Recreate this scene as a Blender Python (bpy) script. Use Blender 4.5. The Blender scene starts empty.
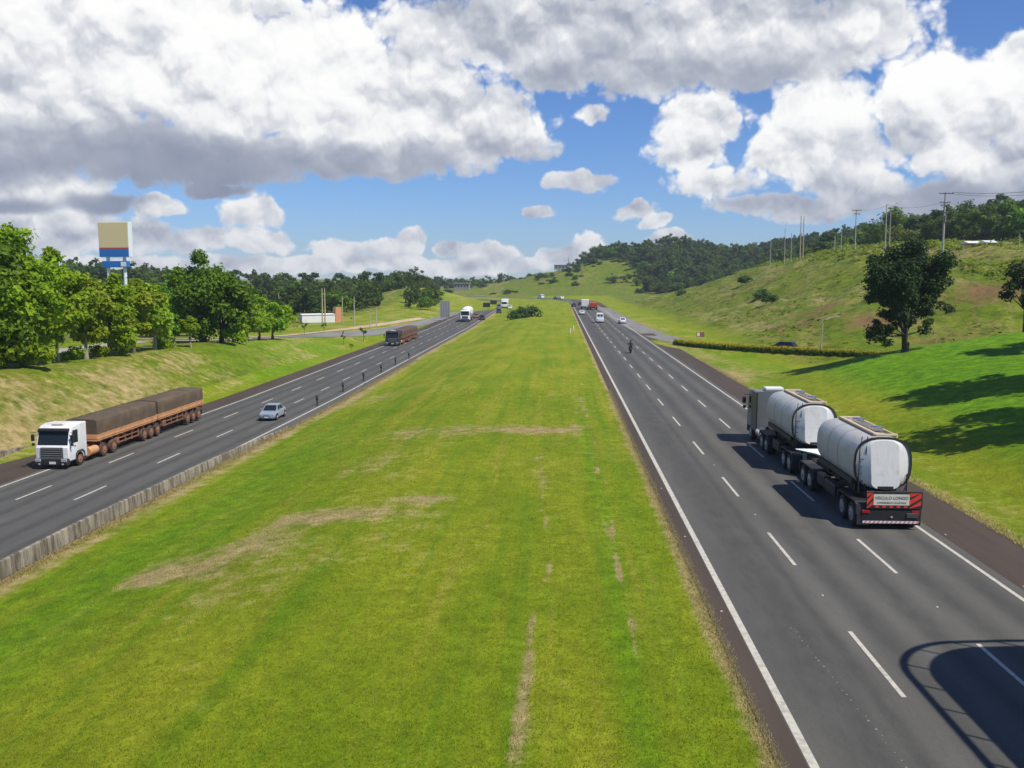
import bpy, bmesh, math, random
import numpy as np
from mathutils import Vector, Matrix, Euler

R = math.radians
rng = np.random.default_rng(7)
random.seed(7)
scene = bpy.context.scene
COL = scene.collection

# ------------------------------------------------------------------ camera frame
FPX, HCAM = 930.0, 10.0
PITCH, YAW = R(6.4416), R(2.8749)
_cp, _sp, _cy, _sy = math.cos(PITCH), math.sin(PITCH), math.cos(YAW), math.sin(YAW)
_F = Vector((-_sy * _cp, _cy * _cp, -_sp)); _R = Vector((_cy, _sy, 0)); _U = _R.cross(_F)


def ray(px, py):
    return _F * FPX + _R * (px - 512) - _U * (py - 384)


def at_z(px, py, z=0.0):
    r = ray(px, py); t = (z - HCAM) / r.z
    return Vector((r.x * t, r.y * t, z))


def at_y(px, py, y):
    r = ray(px, py); t = y / r.y
    return Vector((r.x * t, y, HCAM + r.z * t))


# ------------------------------------------------------------------ materials
def new_mat(name):
    m = bpy.data.materials.new(name); m.use_nodes = True
    nt = m.node_tree
    return m, nt, nt.nodes['Principled BSDF']


def N(nt, t, **kw):
    n = nt.nodes.new(t)
    for k, v in kw.items():
        setattr(n, k, v)
    return n


def L(nt, a, b):
    nt.links.new(a, b)


def rgba(c):
    return (c[0], c[1], c[2], 1.0)


def mixc(nt, fac, a, b, blend='MIX'):
    n = N(nt, 'ShaderNodeMix', data_type='RGBA', blend_type=blend)
    for i, s in ((0, fac), (6, a), (7, b)):
        if isinstance(s, bpy.types.NodeSocket):
            L(nt, s, n.inputs[i])
        elif i == 0:
            n.inputs[0].default_value = s
        else:
            n.inputs[i].default_value = rgba(s)
    return n.outputs[2]


def math_n(nt, op, a, b=None, c=None, clamp=False):
    n = N(nt, 'ShaderNodeMath', operation=op); n.use_clamp = clamp
    for i, s in enumerate((a, b, c)):
        if s is None:
            continue
        if isinstance(s, bpy.types.NodeSocket):
            L(nt, s, n.inputs[i])
        else:
            n.inputs[i].default_value = s
    return n.outputs[0]


def noise_n(nt, vec, scale, detail=4, rough=.55, dim='3D', dist=0.0):
    n = N(nt, 'ShaderNodeTexNoise', noise_dimensions=dim)
    n.inputs['Scale'].default_value = scale; n.inputs['Detail'].default_value = detail
    n.inputs['Roughness'].default_value = rough; n.inputs['Distortion'].default_value = dist
    if vec is not None:
        L(nt, vec, n.inputs['Vector'])
    return n.outputs['Fac']


def maprange(nt, v, a, b, c=0.0, d=1.0, smooth=True):
    n = N(nt, 'ShaderNodeMapRange', interpolation_type='SMOOTHSTEP' if smooth else 'LINEAR')
    L(nt, v, n.inputs[0])
    for i, s in zip((1, 2, 3, 4), (a, b, c, d)):
        n.inputs[i].default_value = s
    return n.outputs[0]


def scalevec(nt, vec, s):
    n = N(nt, 'ShaderNodeVectorMath', operation='MULTIPLY')
    L(nt, vec, n.inputs[0]); n.inputs[1].default_value = s
    return n.outputs[0]


def simple(name, color, rough=.6, metal=0.0, dirt=None, dirt_amt=.35, dirt_scale=1.5, var=.12, bump=0.0, spec=.5):
    """painted / plain surface: colour varied by noise, optional dirt patches"""
    m, nt, b = new_mat(name)
    tc = N(nt, 'ShaderNodeTexCoord').outputs['Object']
    n1 = noise_n(nt, tc, 3.0, 5)
    dark = tuple(c * (1 - var) for c in color); lite = tuple(min(1, c * (1 + var)) for c in color)
    c = mixc(nt, n1, dark, lite)
    if dirt:
        n2 = noise_n(nt, tc, dirt_scale, 6, .65)
        f = math_n(nt, 'MULTIPLY', maprange(nt, n2, .42, .68), dirt_amt)
        c = mixc(nt, f, c, dirt)
    L(nt, c, b.inputs['Base Color'])
    b.inputs['Roughness'].default_value = rough; b.inputs['Metallic'].default_value = metal
    b.inputs['Specular IOR Level'].default_value = spec
    if bump:
        bn = N(nt, 'ShaderNodeBump'); bn.inputs['Strength'].default_value = bump
        bn.inputs['Distance'].default_value = .02
        L(nt, noise_n(nt, tc, 18, 4), bn.inputs['Height']); L(nt, bn.outputs[0], b.inputs['Normal'])
    return m


def leaf_mat(name, a, b_, trans=.35, dry=None):
    m, nt, b = new_mat(name)
    g = N(nt, 'ShaderNodeNewGeometry')
    oi = N(nt, 'ShaderNodeObjectInfo')
    n1 = noise_n(nt, g.outputs['Position'], .45, 3)
    c = mixc(nt, maprange(nt, n1, .32, .68), a, b_)
    rp = mixc(nt, g.outputs['Random Per Island'], tuple(x * .72 for x in a), tuple(min(1, x * 1.35) for x in b_))
    c = mixc(nt, .5, c, rp)
    hv = N(nt, 'ShaderNodeHueSaturation')
    L(nt, c, hv.inputs['Color'])
    L(nt, maprange(nt, oi.outputs['Random'], 0, 1, .488, .518, False), hv.inputs['Hue'])
    L(nt, maprange(nt, oi.outputs['Random'], 0, 1, .78, 1.2, False), hv.inputs['Value'])
    c = hv.outputs[0]
    out = nt.nodes['Material Output']
    tr = N(nt, 'ShaderNodeBsdfTranslucent')
    L(nt, c, tr.inputs['Color'])
    L(nt, c, b.inputs['Base Color'])
    b.inputs['Roughness'].default_value = .6; b.inputs['Specular IOR Level'].default_value = .25
    mx = N(nt, 'ShaderNodeMixShader'); mx.inputs[0].default_value = trans
    L(nt, b.outputs[0], mx.inputs[1]); L(nt, tr.outputs[0], mx.inputs[2]); L(nt, mx.outputs[0], out.inputs[0])
    return m


def glass_mat(name, col=(.012, .016, .02), rough=.08):
    m, nt, b = new_mat(name)
    tc = N(nt, 'ShaderNodeTexCoord').outputs['Object']
    L(nt, mixc(nt, noise_n(nt, tc, 4.0), col, tuple(c * 1.8 for c in col)), b.inputs['Base Color'])
    b.inputs['Roughness'].default_value = rough; b.inputs['Specular IOR Level'].default_value = .3
    return m


M = {}
M['white_paint'] = simple('white_paint', (.78, .78, .77), .35, 0, (.45, .36, .27), .3, 1.2, .04)
M['clean_white'] = simple('clean_white', (.8, .8, .8), .35, 0, (.5, .46, .4), .12, 1.5, .03)
M['black_plastic'] = simple('black_plastic', (.02, .02, .021), .5)
M['dark_grey'] = simple('dark_grey', (.06, .062, .065), .5, 0, (.11, .085, .065), .5, 2)
M['mid_grey'] = simple('mid_grey', (.16, .16, .16), .5, 0, (.16, .1, .07), .4, 2)
M['rubber'] = simple('rubber', (.016, .016, .017), .8, 0, (.05, .04, .032), .5, 3)
M['dusty_rubber'] = simple('dusty_rubber', (.05, .034, .027), .9, 0, (.17, .075, .04), .8, 3)
M['rim_steel'] = simple('rim_steel', (.42, .41, .4), .45, .4, (.12, .1, .08), .5, 4)
M['dusty_rim'] = simple('dusty_rim', (.26, .12, .07), .8, 0, (.36, .17, .09), .7, 4)
M['rust_chassis'] = simple('rust_chassis', (.20, .085, .045), .85, 0, (.36, .17, .09), .7, 2)
M['orange_board'] = simple('orange_board', (.62, .31, .14), .75, 0, (.34, .15, .07), .5, 1.5, .15)
M['chassis'] = simple('chassis', (.018, .017, .017), .6, 0, (.06, .05, .042), .5, 2)
M['chrome'] = simple('chrome', (.6, .6, .6), .25, .9, None, 0, 1, .05)
M['glass'] = glass_mat('dark_glass')
M['lens_white'] = simple('lens_white', (.34, .36, .38), .15)
M['lens_red'] = simple('lens_red', (.35, .012, .012), .3)
M['amber'] = simple('amber', (.6, .2, .02), .3)
M['silver_paint'] = simple('silver_paint', (.62, .65, .68), .3, .2, (.35, .31, .27), .15, 2, .04)
M['dull_silver'] = simple('dull_silver', (.22, .225, .235), .4, .3, (.2, .17, .14), .4, 1.5)
M['silver_blue'] = simple('silver_blue', (.36, .41, .48), .3, .35)
M['grey_paint'] = simple('grey_paint', (.20, .21, .225), .35, .3, None, 0, 1, .05)
M['navy_paint'] = simple('navy_paint', (.02, .026, .045), .35)
M['black_paint'] = simple('black_paint', (.014, .015, .017), .35)
M['red_paint'] = simple('red_paint', (.45, .06, .02), .4)
M['brick_red'] = simple('brick_red', (.30, .10, .06), .75, 0, (.16, .07, .05), .5, 2)
M['dark_blue_cab'] = simple('dark_blue_cab', (.022, .03, .036), .4)
M['paper'] = simple('paper', (.55, .68, .72), .7)
M['concrete'] = simple('concrete', (.36, .34, .30), .9, 0, (.17, .145, .11), .6, .9, .12, .3)
M['pole_concrete'] = simple('pole_concrete', (.42, .39, .34), .9, 0, (.25, .22, .18), .5, .8)
M['tan_pole'] = simple('tan_pole', (.46, .38, .25), .9, 0, (.28, .22, .14), .5, .8)
M['wood_dark'] = simple('wood_dark', (.10, .08, .06), .9)
M['steel_pole'] = simple('steel_pole', (.48, .48, .46), .5, .3, (.3, .27, .22), .4, 1)
M['bark'] = simple('bark', (.16, .125, .09), .95, 0, (.07, .055, .04), .6, 3, .25, .6)
M['pale_bark'] = simple('pale_bark', (.34, .29, .22), .95, 0, (.15, .12, .09), .6, 3, .2, .6)
M['dark_bark'] = simple('dark_bark', (.065, .05, .038), .95, 0, (.03, .025, .02), .6, 3, .2, .6)
M['skin'] = simple('skin', (.42, .25, .17), .55)
M['cloth_dark'] = simple('cloth_dark', (.018, .018, .022), .9)
M['denim'] = simple('denim', (.03, .04, .07), .9)
M['wall_white'] = simple('wall_white', (.75, .74, .72), .85, 0, (.5, .45, .38), .3, .6)
M['wall_orange'] = simple('wall_orange', (.62, .27, .13), .85, 0, (.4, .2, .12), .3, .8)
M['roof_grey'] = simple('roof_grey', (.30, .29, .28), .85)
M['building_grey'] = simple('building_grey', (.27, .26, .255), .9, 0, (.15, .14, .14), .5, .3)
M['sign_beige'] = simple('sign_beige', (.72, .58, .32), .55, 0, None, 0, 1, .05)
M['sign_blue'] = simple('sign_blue', (.02, .15, .50), .45)
M['sign_red'] = simple('sign_red', (.50, .06, .04), .45)
M['sign_white'] = simple('sign_white', (.70, .76, .78), .5)
M['panel_back'] = simple('panel_back', (.25, .25, .25), .6, .2, (.15, .15, .15), .4, .8)
M['plate_white'] = simple('plate_white', (.72, .69, .66), .5, 0, (.4, .3, .25), .3, 6)
M['sign_cream'] = simple('sign_cream', (.70, .66, .57), .55, 0, (.4, .36, .3), .25, 5)
M['ink'] = simple('ink', (.05, .06, .05), .6)
M['reflect_red'] = simple('reflect_red', (.72, .055, .03), .4)
M['pink_tape'] = simple('pink_tape', (.62, .28, .30), .5)
M['white_tape'] = simple('white_tape', (.75, .72, .72), .5)
M['tan_rail'] = simple('tan_rail', (.60, .46, .30), .6, 0, (.4, .3, .2), .4, 3)
M['grating'] = simple('grating', (.16, .15, .145), .7)
M['fairing_navy'] = simple('fairing_navy', (.03, .034, .042), .35)  # dark navy panel paint of the side fairings
M['tarp'] = simple('tarp', (.095, .068, .042), .85, 0, (.175, .112, .064), .6, .9, .2, .5)
M['white_line'] = simple('white_line', (.54, .50, .42), .7, 0, (.26, .245, .215), .6, 5.0, .08)
M['stud'] = simple('stud', (.5, .49, .46), .5)
M['line_faint'] = simple('line_faint', (.22, .215, .2), .7)


def tank_material(k=1.0):
    m, nt, b = new_mat('brushed_tank')
    tc = N(nt, 'ShaderNodeTexCoord').outputs['Object']
    st = noise_n(nt, scalevec(nt, tc, (6, .5, .5)), 3, 4)
    n2 = noise_n(nt, scalevec(nt, tc, (1, .6, 1)), 1.6, 6, .65)
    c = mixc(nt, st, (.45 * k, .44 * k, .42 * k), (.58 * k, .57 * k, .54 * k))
    c = mixc(nt, math_n(nt, 'MULTIPLY', maprange(nt, n2, .48, .72), .38), c, (.32, .285, .24))
    L(nt, c, b.inputs['Base Color'])
    b.inputs['Metallic'].default_value = .15
    L(nt, maprange(nt, n2, .3, .7, .32, .5), b.inputs['Roughness'])
    # circumferential weld seams, slight panel waviness
    bn = N(nt, 'ShaderNodeBump'); bn.inputs['Strength'].default_value = .25; bn.inputs['Distance'].default_value = .03
    L(nt, noise_n(nt, tc, 1.2, 2), bn.inputs['Height']); L(nt, bn.outputs[0], b.inputs['Normal'])
    return m


M['tank'] = tank_material()
M['tank_end_lit'] = tank_material(1.38)  # lighter copy for the rear caps, sunlit brightness put into the colour


def asphalt(name, base, dark, tracks, seed=0.0):
    """tracks: x positions (m) of darker wheel paths"""
    m, nt, b = new_mat(name)
    g = N(nt, 'ShaderNodeNewGeometry').outputs['Position']
    sx = N(nt, 'ShaderNodeSeparateXYZ'); L(nt, g, sx.inputs[0])
    wob = noise_n(nt, scalevec(nt, g, (.2, .03, 0)), 1.0, 3)
    x = math_n(nt, 'ADD', sx.outputs[0], math_n(nt, 'MULTIPLY', math_n(nt, 'SUBTRACT', wob, .5), .8))
    tr = None
    for t, w in tracks:
        d = math_n(nt, 'ABSOLUTE', math_n(nt, 'SUBTRACT', x, t))
        f = maprange(nt, d, w, 0)
        tr = f if tr is None else math_n(nt, 'MAXIMUM', tr, f)
    big = noise_n(nt, scalevec(nt, g, (.5, .06, 1)), 1.0, 5, .6)
    mid = noise_n(nt, scalevec(nt, g, (1.6, .5, 1)), 1.3, 5, .65)
    fine = noise_n(nt, g, 55, 3, .7)
    c = mixc(nt, maprange(nt, big, .3, .7), tuple(v * .86 for v in base), tuple(v * 1.14 for v in base))
    c = mixc(nt, math_n(nt, 'MULTIPLY', maprange(nt, mid, .5, .75), .3), c, tuple(v * .75 for v in base))
    if tr is not None:
        f = math_n(nt, 'MULTIPLY', tr, maprange(nt, mid, .2, .8, .45, .9))
        c = mixc(nt, f, c, dark)
    blot = noise_n(nt, scalevec(nt, g, (.9, .22, 1)), .8, 6, .7, dist=.6)
    c = mixc(nt, math_n(nt, 'MULTIPLY', maprange(nt, blot, .60, .72), .35), c, tuple(v * .55 for v in base))
    c = mixc(nt, math_n(nt, 'MULTIPLY', maprange(nt, blot, .38, .27), .35), c, tuple(v * 1.35 for v in base))
    fn = maprange(nt, fine, .25, .75, .66, 1.34, False)
    cm = N(nt, 'ShaderNodeCombineXYZ')
    for i in range(3):
        L(nt, fn, cm.inputs[i])
    vm = N(nt, 'ShaderNodeVectorMath', operation='MULTIPLY'); L(nt, c, vm.inputs[0]); L(nt, cm.outputs[0], vm.inputs[1])
    L(nt, vm.outputs[0], b.inputs['Base Color'])
    b.inputs['Roughness'].default_value = .85; b.inputs['Specular IOR Level'].default_value = .3
    bn = N(nt, 'ShaderNodeBump'); bn.inputs['Strength'].default_value = .5; bn.inputs['Distance'].default_value = .01
    L(nt, fine, bn.inputs['Height']); L(nt, bn.outputs[0], b.inputs['Normal'])
    return m


M['road_right'] = asphalt('road_right', (.108, .103, .091), (.055, .054, .050),
                          [(6.7, 1.7), (7.6, .5), (9.1, .75), (10.7, .75), (12.25, .75), (13.85, .8)])
M['road_left'] = asphalt('road_left', (.098, .095, .086), (.055, .054, .050),
                         [(-30.4, .5), (-29.2, .5), (-27.6, .55), (-26.1, .5), (-24.6, .5), (-23.1, .5)])
M['shoulder'] = asphalt('shoulder', (.072, .053, .041), (.05, .04, .034), [])
M['slip_road'] = asphalt('slip_road', (.21, .20, .185), (.14, .13, .12), [])
M['front_road'] = asphalt('front_road', (.36, .325, .29), (.22, .2, .18), [])
M['dirt_path'] = asphalt('dirt_path', (.50, .36, .24), (.36, .24, .15), [])


def ground_material():
    m, nt, b = new_mat('ground_grass')
    g = N(nt, 'ShaderNodeNewGeometry').outputs['Position']

    def attr(n):
        a = N(nt, 'ShaderNodeAttribute'); a.attribute_name = n
        return a.outputs['Fac']
    dry, lush, soil, mown, rgh = attr('dry'), attr('lush'), attr('soil'), attr('mown'), attr('rough')
    huge = noise_n(nt, scalevec(nt, g, (1, .6, 1)), .045, 5, .6)
    big = noise_n(nt, scalevec(nt, g, (1, .35, 1)), .22, 6, .62)
    mid = noise_n(nt, g, 1.1, 6, .65)
    fine = noise_n(nt, g, 9, 5, .75)
    vfine = noise_n(nt, g, 38, 3, .7)
    stripe = noise_n(nt, scalevec(nt, g, (1, .028, 0)), .75, 4, .6)
    c = mixc(nt, maprange(nt, big, .3, .7), (.142, .212, .004), (.252, .275, .012))
    c = mixc(nt, math_n(nt, 'MULTIPLY', maprange(nt, stripe, .52, .66), math_n(nt, 'MULTIPLY', mown, .60)), c, (.098, .200, .003))
    c = mixc(nt, math_n(nt, 'MULTIPLY', maprange(nt, stripe, .46, .34), math_n(nt, 'MULTIPLY', mown, .60)), c, (.285, .270, .030))
    c = mixc(nt, math_n(nt, 'MULTIPLY', maprange(nt, huge, .52, .75), .5), c, (.270, .250, .036))
    c = mixc(nt, lush, c, mixc(nt, maprange(nt, mid, .3, .7), (.062, .195, .002), (.125, .275, .003)))
    tuss = noise_n(nt, scalevec(nt, g, (1, .8, 1.6)), .42, 6, .72)
    tus2 = noise_n(nt, scalevec(nt, g, (1, .5, 1)), .11, 5, .65)
    c = mixc(nt, math_n(nt, 'MULTIPLY', rgh, .62), c, (.098, .152, .006))
    c = mixc(nt, math_n(nt, 'MULTIPLY', rgh, maprange(nt, tuss, .47, .62)), c, (.085, .120, .008))
    c = mixc(nt, math_n(nt, 'MULTIPLY', rgh, math_n(nt, 'MULTIPLY', maprange(nt, tus2, .46, .66), maprange(nt, tuss, .62, .34))), c, (.25, .19, .058))
    # dry straw patches: threshold falls with the dry attribute
    th = math_n(nt, 'ADD', math_n(nt, 'MULTIPLY', big, .55), math_n(nt, 'MULTIPLY', mid, .45))
    dsum = math_n(nt, 'ADD', th, math_n(nt, 'MULTIPLY', dry, .5))
    c = mixc(nt, maprange(nt, dsum, .60, .82), c, mixc(nt, mid, (.30, .235, .085), (.40, .30, .15)))
    ssum = math_n(nt, 'ADD', th, math_n(nt, 'MULTIPLY', soil, .5))
    c = mixc(nt, maprange(nt, ssum, .70, .92), c, mixc(nt, mid, (.15, .078, .036), (.25, .145, .068)))
    fv = math_n(nt, 'MULTIPLY', maprange(nt, fine, .25, .75, .70, 1.30, False), maprange(nt, vfine, .25, .75, .74, 1.26, False))
    fv = math_n(nt, 'MULTIPLY', fv, math_n(nt, 'MULTIPLY', maprange(nt, mid, .3, .7, .78, 1.22, False), maprange(nt, noise_n(nt, g, 3.2, 4, .6), .3, .7, .84, 1.16, False)))
    vm = N(nt, 'ShaderNodeVectorMath', operation='SCALE'); L(nt, c, vm.inputs[0]); L(nt, fv, vm.inputs[3])
    L(nt, vm.outputs[0], b.inputs['Base Color'])
    b.inputs['Roughness'].default_value = .9; b.inputs['Specular IOR Level'].default_value = .15
    bn = N(nt, 'ShaderNodeBump'); bn.inputs['Strength'].default_value = .9; bn.inputs['Distance'].default_value = .12
    L(nt, math_n(nt, 'ADD', math_n(nt, 'MULTIPLY', fine, .8), math_n(nt, 'MULTIPLY', mid, 1.2)), bn.inputs['Height'])
    L(nt, bn.outputs[0], b.inputs['Normal'])
    return m


M['ground'] = ground_material()
M['leaf_bright'] = leaf_mat('leaf_bright', (.175, .295, .008), (.315, .405, .012), .45)
M['leaf_yellow'] = leaf_mat('leaf_yellow', (.215, .32, .012), (.345, .42, .024), .45)
M['leaf_mid'] = leaf_mat('leaf_mid', (.085, .215, .010), (.175, .305, .014), .42)
M['leaf_dark'] = leaf_mat('leaf_dark', (.018, .046, .009), (.040, .080, .012), .25)
M['leaf_forest'] = leaf_mat('leaf_forest', (.062, .130, .016), (.150, .215, .026), .42)
M['leaf_olive'] = leaf_mat('leaf_olive', (.10, .155, .014), (.20, .235, .028), .38)
M['leaf_hedge'] = leaf_mat('leaf_hedge', (.36, .33, .010), (.55, .44, .014), .3)
M['leaf_hedge_low'] = leaf_mat('leaf_hedge_low', (.06, .14, .01), (.10, .19, .012), .35)
M['leaf_scrub'] = leaf_mat('leaf_scrub', (.15, .20, .012), (.27, .26, .035), .4)
M['leaf_weed'] = leaf_mat('leaf_weed', (.17, .25, .010), (.30, .32, .03), .45)
M['leaf_bush'] = leaf_mat('leaf_bush', (.042, .095, .014), (.080, .140, .020), .25)
M['blade'] = leaf_mat('grass_blade', (.20, .29, .008), (.32, .34, .025), .45)
M['blade_dry'] = leaf_mat('grass_blade_dry', (.40, .33, .12), (.56, .46, .21), .35)


# ------------------------------------------------------------------ mesh helpers
class MB:
    def __init__(self):
        self.v, self.f, self.mi = [], [], []
        self.cur = 0

    def add(self, vs, fs):
        o = len(self.v)
        self.v += [tuple(p) for p in vs]
        for f in fs:
            self.f.append(tuple(i + o for i in f)); self.mi.append(self.cur)
        return self

    def box(self, c, s, bev=0.0, rot=None):
        hx, hy, hz = s[0] / 2, s[1] / 2, s[2] / 2
        if bev <= 0:
            vs = [(x, y, z) for x in (-hx, hx) for y in (-hy, hy) for z in (-hz, hz)]
            fs = [(0, 1, 3, 2), (4, 6, 7, 5), (0, 4, 5, 1), (2, 3, 7, 6), (0, 2, 6, 4), (1, 5, 7, 3)]
        else:
            bm = bmesh.new(); bmesh.ops.create_cube(bm, size=1)
            bmesh.ops.scale(bm, vec=s, verts=bm.verts)
            bmesh.ops.bevel(bm, geom=bm.edges[:], offset=bev, segments=2, affect='EDGES', profile=.5)
            bm.verts.index_update()
            vs = [v.co.copy() for v in bm.verts]; fs = [[v.index for v in f.verts] for f in bm.faces]
            bm.free()
        vs = [Vector(v) for v in vs]
        if rot is not None:
            vs = [rot @ v for v in vs]
        return self.add([v + Vector(c) for v in vs], fs)

    def prism_x(self, prof, x0, x1):
        """(y,z) polygon extruded along x"""
        n = len(prof)
        vs = [(x0, y, z) for y, z in prof] + [(x1, y, z) for y, z in prof]
        fs = [tuple(range(n)), tuple(range(2 * n - 1, n - 1, -1))]
        fs += [(i, i + n, (i + 1) % n + n, (i + 1) % n) for i in range(n)]
        return self.add(vs, fs)

    def loft(self, rings, cap0=True, cap1=True):
        n = len(rings[0]); vs = [p for r in rings for p in r]; fs = []
        for k in range(len(rings) - 1):
            for i in range(n):
                a, b = k * n + i, k * n + (i + 1) % n
                fs.append((a, b, b + n, a + n))
        if cap0: fs.append(tuple(range(n - 1, -1, -1)))
        if cap1: fs.append(tuple(range((len(rings) - 1) * n, len(rings) * n)))
        return self.add(vs, fs)

    def tube(self, path, radii, n=8):
        path = [Vector(p) for p in path]
        if not hasattr(radii, '__len__'): radii = [radii] * len(path)
        rings = []
        for i, p in enumerate(path):
            d = (path[min(i + 1, len(path) - 1)] - path[max(i - 1, 0)]).normalized()
            a = d.cross(Vector((0, 0, 1)) if abs(d.z) < .9 else Vector((1, 0, 0))).normalized(); b = d.cross(a)
            rings.append([p + radii[i] * (math.cos(t) * a + math.sin(t) * b) for t in [2 * math.pi * k / n for k in range(n)]])
        return self.loft(rings)

    def lathe_x(self, c, prof, n=20):
        """profile (x offset, radius) revolved about the x axis through c"""
        rings = [[(c[0] + x, c[1] + r * math.cos(t), c[2] + r * math.sin(t)) for t in [2 * math.pi * k / n for k in range(n)]] for x, r in prof]
        return self.loft(rings)

    def slab(self, q, thick, inset=0.0):
        """four corners of a quad -> a thin plate standing proud along its normal"""
        q = [Vector(p) for p in q]
        nrm = (q[1] - q[0]).cross(q[3] - q[0]).normalized()
        cen = sum(q, Vector()) / 4
        q = [p + (cen - p) * inset for p in q]
        vs = [p - nrm * .004 for p in q] + [p + nrm * thick for p in q]
        return self.add(vs, [(3, 2, 1, 0), (4, 5, 6, 7), (0, 1, 5, 4), (1, 2, 6, 5), (2, 3, 7, 6), (3, 0, 4, 7)])

    def mesh(self, name, mats, smooth=None):
        me = bpy.data.meshes.new(name)
        me.from_pydata(self.v, [], self.f)
        for m in (mats if isinstance(mats, (list, tuple)) else [mats]):
            me.materials.append(M[m] if isinstance(m, str) else m)
        if any(self.mi): me.polygons.foreach_set('material_index', self.mi)
        bm = bmesh.new(); bm.from_mesh(me); bmesh.ops.recalc_face_normals(bm, faces=bm.faces); bm.to_mesh(me); bm.free()
        if smooth:
            me.polygons.foreach_set('use_smooth', [True] * len(me.polygons))
            me.set_sharp_from_angle(angle=R(smooth))
        return me

    def build(self, name, mats, parent=None, smooth=None, label=None):
        return link(name, self.mesh(name, mats, smooth), parent, label)


def link(name, me, parent=None, label=None):
    o = bpy.data.objects.new(name, me); COL.objects.link(o)
    if parent is not None: o.parent = parent
    if label: o['label'] = label
    return o


def tag(o, label, cat, group=None, kind=None):
    o['label'] = label; o['category'] = cat
    if group: o['group'] = group
    if kind: o['kind'] = kind
    return o


def thing(name, label, cat, loc=(0, 0, 0), rz=0.0, group=None):
    o = bpy.data.objects.new(name, None); COL.objects.link(o)
    o.location = loc; o.rotation_euler = (0, 0, rz); o.empty_display_size = .3
    return tag(o, label, cat, group)


def copy_tree(o, parent=None):
    c = o.copy(); COL.objects.link(c)
    if parent is not None: c.parent = parent
    for ch in list(o.children):
        copy_tree(ch, c)
    return c


def structure(o):
    o['kind'] = 'structure'; return o


def np_mesh(name, verts, quads, mats, midx=None, smooth=False):
    """fast mesh from numpy arrays; quads (n,k)"""
    me = bpy.data.meshes.new(name)
    nv, (nf, k) = len(verts), quads.shape
    me.vertices.add(nv); me.vertices.foreach_set('co', verts.astype(np.float32).ravel())
    me.loops.add(nf * k); me.loops.foreach_set('vertex_index', quads.astype(np.int32).ravel())
    me.polygons.add(nf)
    me.polygons.foreach_set('loop_start', np.arange(0, nf * k, k, dtype=np.int32))
    me.polygons.foreach_set('loop_total', np.full(nf, k, dtype=np.int32))
    for m in mats: me.materials.append(M[m])
    if midx is not None: me.polygons.foreach_set('material_index', midx.astype(np.int32))
    me.polygons.foreach_set('use_smooth', np.full(nf, smooth, dtype=bool))
    me.update(calc_edges=True)
    return me


# ------------------------------------------------------------------ terrain
def ss(a, b, x):
    t = np.clip((x - a) / (b - a), 0, 1)
    return t * t * (3 - 2 * t)


def vnoise(x, y, seed):
    """cheap smooth value noise"""
    xi, yi = np.floor(x).astype(np.int64), np.floor(y).astype(np.int64)
    xf, yf = x - xi, y - yi
    u, v = xf * xf * (3 - 2 * xf), yf * yf * (3 - 2 * yf)

    def h(a, b):
        n = (a * 374761393 + b * 668265263 + seed * 974634777) & 0x7fffffff
        n = ((n ^ (n >> 13)) * 1274126177) & 0x7fffffff
        return ((n ^ (n >> 16)) & 0xffff) / 65535.0
    return (h(xi, yi) * (1 - u) + h(xi + 1, yi) * u) * (1 - v) + (h(xi, yi + 1) * (1 - u) + h(xi + 1, yi + 1) * u) * v


def zleft(y):
    return np.interp(y, [-100, 40, 60, 90, 230, 300, 380, 430], [-1.5, -1.52, -1.65, -1.9, -1.9, -1.2, -.25, 0])


def zbank(y):
    return np.interp(y, [-100, 60, 75, 90, 116, 131, 143, 160, 230, 320], [2.9, 2.8, 2.7, 2.3, 2.05, 1.2, .6, .1, -.6, 0])


ARC_C, ARC_Y = (9.7 - 170.0, 400.0), 400.0            # the highway bends to the left from here
RAMP = [(15.2, 330), (15.4, 280), (15.7, 230), (16.4, 190), (18.0, 160), (21.5, 141), (27, 128), (34, 117), (45, 109), (62, 106), (100, 108), (160, 118)]
RAMPZ = [0, 0, 0, 0, 0, .15, .5, .9, 1.3, 1.6, 2.2, 3.0]
LSLIP = [(-34.0, 310), (-34.8, 270), (-36.8, 230), (-38.6, 195), (-42.5, 168), (-48.5, 145), (-52.5, 125), (-54, 105), (-54.5, 80), (-55, 40), (-55.5, -60)]
DIRT = [(-38.5, 262), (-41, 235), (-42.6, 205), (-44.5, 180), (-48.5, 160), (-56, 146), (-70, 138), (-100, 132)]


def dense(pl, step=2.0):
    out = []
    pts = [Vector((*p, 0)) if len(p) == 2 else Vector(p) for p in pl]
    P = [pts[0]] + pts + [pts[-1]]
    for i in range(1, len(P) - 2):
        p0, p1, p2, p3 = P[i - 1], P[i], P[i + 1], P[i + 2]
        n = max(2, int((p2 - p1).length / step))
        for k in range(n):
            t = k / n
            out.append(.5 * ((2 * p1) + (p2 - p0) * t + (2 * p0 - 5 * p1 + 4 * p2 - p3) * t * t + (3 * p1 - p0 - 3 * p2 + p3) * t ** 3))
    out.append(pts[-1])
    return out


RAMP_D = dense([(x, y, z) for (x, y), z in zip(RAMP, RAMPZ)])
LSLIP_D = dense(LSLIP)
DIRT_D = dense(DIRT)


def near_poly(x, y, poly):
    P = np.array([(p.x, p.y, p.z) for p in poly])
    best = np.full(x.shape, 1e9); z = np.zeros(x.shape)
    for px, py, pz in P:
        d = (x - px) ** 2 + (y - py) ** 2
        m = d < best
        best = np.where(m, d, best); z = np.where(m, pz, z)
    return np.sqrt(best), z


def crest(y):
    return np.interp(y, [90, 150, 190, 232, 275, 337, 410, 500, 567, 640], [11, 14.2, 16.2, 18.8, 18.4, 15.8, 9.3, 3.5, .6, 0])


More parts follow.
